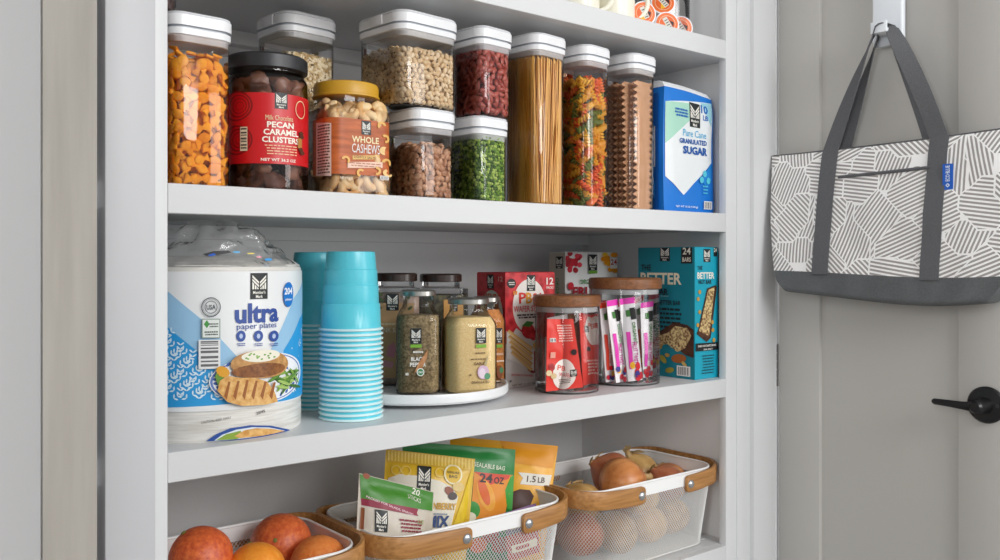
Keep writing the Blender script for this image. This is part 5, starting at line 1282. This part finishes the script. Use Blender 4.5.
bag = empty('tote_bag', (1.61, BY0, CZ), 0, label='grey and white striped tote bag with a dark base hanging on the open door', cat='bag')
zb0, zt0 = -.060, .222
def bagring(z):
    t = (z - zb0) / (zt0 - zb0); dp = .082 * (1 - t) ** .8 + .012 + .004 * sin(t * 9); L = .478 + .012 * sin(pi * min(1, t * 1.1)) - .05 * max(0, 1 - t / .10) ** 2
    e = .010 * max(0, 1 - t / .07) ** 1.5
    o = []; pts = rrect(dp - e, L, min(dp / 2.1, .035), 8); full = []
    # densify long sides
    P = pts + [pts[0]]
    for a, b in zip(P, P[1:]):
        n = max(1, int(math.hypot(b[0] - a[0], b[1] - a[1]) / .012))
        for i in range(n): full.append((a[0] + (b[0] - a[0]) * i / n, a[1] + (b[1] - a[1]) * i / n))
    return full, dp, t
N0 = None; rings = []; zz = [zb0 + (zt0 - zb0) * k / 44 for k in range(45)]
base_pts = None
def bagpt(sx, sy, z):
    """sx in -1..1 across the depth, sy in -1..1 along the length"""
    t = (z - zb0) / (zt0 - zb0); dp = .045 * (1 - t) ** .8 + .014; L = .432 + .078 * t + .012 * sin(pi * min(1, t * 1.1)) - .035 * max(0, 1 - t / .12) ** 2
    wr = .0035 * noise.noise(Vector((sx, sy * 5, z * 16))) * (1 - .5 * t) + .0012 * noise.noise(Vector((sx * 3, sy * 22, z * 60)))
    x = sx * dp / 2 + (wr if abs(sx) > .4 else 0) ; y = sy * L / 2
    zz_ = z + .006 * sin(sy * 2.2) * (t < .5) * (1 - 2 * t) + .012 * t * (-sy * .3 + .35 * (sy * sy)) - .010 * (1 - t) ** 6 * (1 - sy * sy)
    return Vector((x + .042 - dp / 2, y, zz_))
sec = []
for k in range(41): sec.append((-1, 1 - 2 * k / 40 * 1.0))
sec = [(-1, .985 - 1.97 * k / 44) for k in range(45)] + [(-.7, -.997), (0, -1), (.7, -.997)] + [(1, -.985 + 1.97 * k / 44) for k in range(45)] + [(.7, .997), (0, 1), (-.7, .997)]
zsplit = -.021
def ringz(z): return [tuple(bagpt(a, b, z)) for a, b in sec]
zs_low = [zb0 + (zsplit - zb0) * k / 8 for k in range(9)]; zs_up = [zsplit + (zt0 - zsplit) * k / 30 for k in range(31)]
def sq(ring, k, dz): 
    cx_ = sum(p[0] for p in ring) / len(ring); return [((p[0] - cx_) * k + cx_, p[1] * (1 - (1 - k) * .08), p[2] + dz) for p in ring]
low_r = [sq(ringz(zb0), .5, -.006), sq(ringz(zb0), .85, -.004)] + [ringz(z) for z in zs_low]
MB().loft(low_r, cap='bottom').build('base', BASE, bag, 70, label='dark grey fabric base')
up_r = [ringz(z) for z in zs_up]; MB().loft(up_r, cap='top').build('body', STRP, bag, 70, label='white body with grey striped patches')
tr_ = ringz(zt0); mb = MB(); rr_ = [[Vector(p) + Vector((dx, 0, dz)) for p in tr_] for dx, dz in ((-.0015, -.006), (-.002, .002))]
mb.loft([[((p[0] - .02) * 1.06 + .02, p[1] * 1.003, p[2] - .007) for p in tr_], [((p[0] - .02) * 1.06 + .02, p[1] * 1.003, p[2] + .001) for p in tr_], [(p[0], p[1] * .99, p[2] + .0025) for p in tr_]], cap='top'); mb.build('zip_binding', DKG, bag, 60, label='dark grey binding along the top')
def face(Y, z, off=.0015):   # point on the bag's front (towards -X)
    sy = 0
    for _ in range(8): sy += (Y - BY0 - bagpt(-1, sy, z).y) / .245
    p = bagpt(-1, max(-1, min(1, sy)), z); return Vector((p.x - off, p.y, p.z))
def ribbon(name, pts, ws, mat, parent, th=.0018, **k):
    """pts = centres, ws = width vectors"""
    rings = []
    for i, (p, w_) in enumerate(zip(pts, ws)):
        t = (pts[min(i + 1, len(pts) - 1)] - pts[max(i - 1, 0)]).normalized(); n = t.cross(w_).normalized() * th
        rings.append([p - w_ / 2, p + w_ / 2, p + w_ / 2 + n, p - w_ / 2 + n])
    return MB().loft(rings).build(name, mat, parent, 50, **k)
SW = .034
def strap(off, Yl, Yr, apex, spread, nm, front=True):
    pts = []; ws = []
    O = Vector((1.61, BY0, CZ))
    if front:
        for k in range(10): z = zsplit - .004 + (zt0 - zsplit) * k / 9.; pts.append(face(Yl, min(z, zt0), .003)); ws.append(Vector((0, SW, 0)))
    else:
        p = bagpt(1, (Yl - BY0) / .245, zt0 - .02); pts.append(p + Vector((.002, 0, 0))); ws.append(Vector((0, SW, 0)))
    pl = pts[-1].copy(); ap = Vector(apex) - O
    pr = (face(Yr, zt0, .003) if front else bagpt(1, (Yr - BY0) / .245, zt0 - .02) + Vector((.002, 0, 0)))
    for k in range(1, 13):
        t = k / 12; p = pl.lerp(ap, t) + Vector((0, .010 * sin(pi * t), 0)) * spread; pts.append(p)
        # webbing turns as it climbs to the hook
        a = t ** 2 * 1.15; ws.append(Vector((SW * sin(a), SW * cos(a) * (1 - .25 * t), 0)))
    for k in range(1, 4):
        t = k / 4; pts.append(ap + Vector((0, -.026 * t, .004 * sin(pi * t)))); ws.append(Vector((SW * sin(1.15 + t * .0), SW * .30 * (1 - t) - .0, 0)) if k < 4 else None)
    a2 = ap + Vector((0, -.026, 0))
    for k in range(0, 12):
        t = 1 - k / 12; p = pr.lerp(a2, t) + Vector((0, -.012 * sin(pi * t), 0)) * spread; pts.append(p)
        a = t ** 2 * 1.0; ws.append(Vector((-SW * sin(a) * .8, SW * cos(a), 0)))
    if front:
        for k in range(10): z = zt0 - (zt0 - zsplit + .004) * k / 9.; pts.append(face(Yr, z, .003)); ws.append(Vector((0, SW, 0)))
    else: pts.append(pr); ws.append(Vector((0, SW, 0)))
    # ribbons with smooth width vectors
    for _ in range(2): ws = [ws[0]] + [(ws[i - 1] + ws[i] * 2 + ws[i + 1]) / 4 for i in range(1, len(ws) - 1)] + [ws[-1]]
    ribbon(nm, pts, ws, DKG, bag)
HKX = 1.655
apx = WX(879, 29, 1.635)
strap(0, WX(821, 200, 1.60).y, WX(930, 200, 1.60).y, apx + Vector((-.008, 0, 0)), .35, 'strap', True)
strap(0, WX(835, 200, 1.63).y, WX(928, 200, 1.63).y, apx + Vector((.006, 0, -.003)), .2, 'strap', False)
# pocket seam, between the straps
pa, pb_ = WX(832, 176, 1.60), WX(924, 167, 1.60); n = 14; pts = []
for k in range(n + 1):
    t = k / n; Y = pa.y + (pb_.y - pa.y) * t; z = (pa.z + (pb_.z - pa.z) * t) - CZ; pts.append(face(Y, z, .0022))
MB().tube(pts, .003, 8).build('pocket_trim', DKG, bag)
# blue tag
tg = empty('brand_tag', face(WX(943, 178, 1.60).y, .15, .004)); tg.parent = bag
MB().box(-.0006, -.009, -.024, .0006, .009, .022).build('tag_cloth', col('1B5FC2', .6), tg, 0)
D = Dec(lambda u, v, f: Vector((-.0006 - f, -u, v)), tg, 0, base=.0003, start=(0, 0)); D.textuv('ECO·BLUE', 0, .005, .0075, 'E8F0F8', .028, .02, rot=pi / 2)
D.polyuv([(0, -.020), (.004, -.016), (0, -.012), (-.004, -.016)], 'E8F0F8'); D.polyuv([(0, -.018), (.002, -.016), (0, -.014), (-.002, -.016)], '1B5FC2'); D.build('tag_print')
tg['label'] = 'small blue woven tag'
# hook on the door
hl, hr = AX(872, 1.655), AX(903, 1.655); hb = WX(880, 47, 1.655).z; cy_ = (hl + hr) / 2; hw = abs(hl - hr)
hk = empty('door_hook', (DX, cy_, hb), 0, label='white hook on the door that carries the tote bag', cat='hook')
o_ = rrect(.014, hw, .005, 4)
MB().loft([([(x * .8 - .007, y * .8) for x, y in o_], 0), ([(x - .007, y * .95) for x, y in o_], .004), ([(x - .007, y) for x, y in o_], .012), ([(x - .007, y) for x, y in o_], .20), ([(x * .9 - .007, y * .97) for x, y in o_], .203)]).build('plate', col('E8EDF2', .35), hk, 40)
pgz = apx.z - hb - .012
MB().box(-.048, -hw * .30, pgz, -.010, hw * .22, pgz + .009, bev=.003).box(-.052, -hw * .30, pgz, -.046, hw * .22, pgz + .022, bev=.002).build('peg', col('E8EDF2', .35), hk, 40)
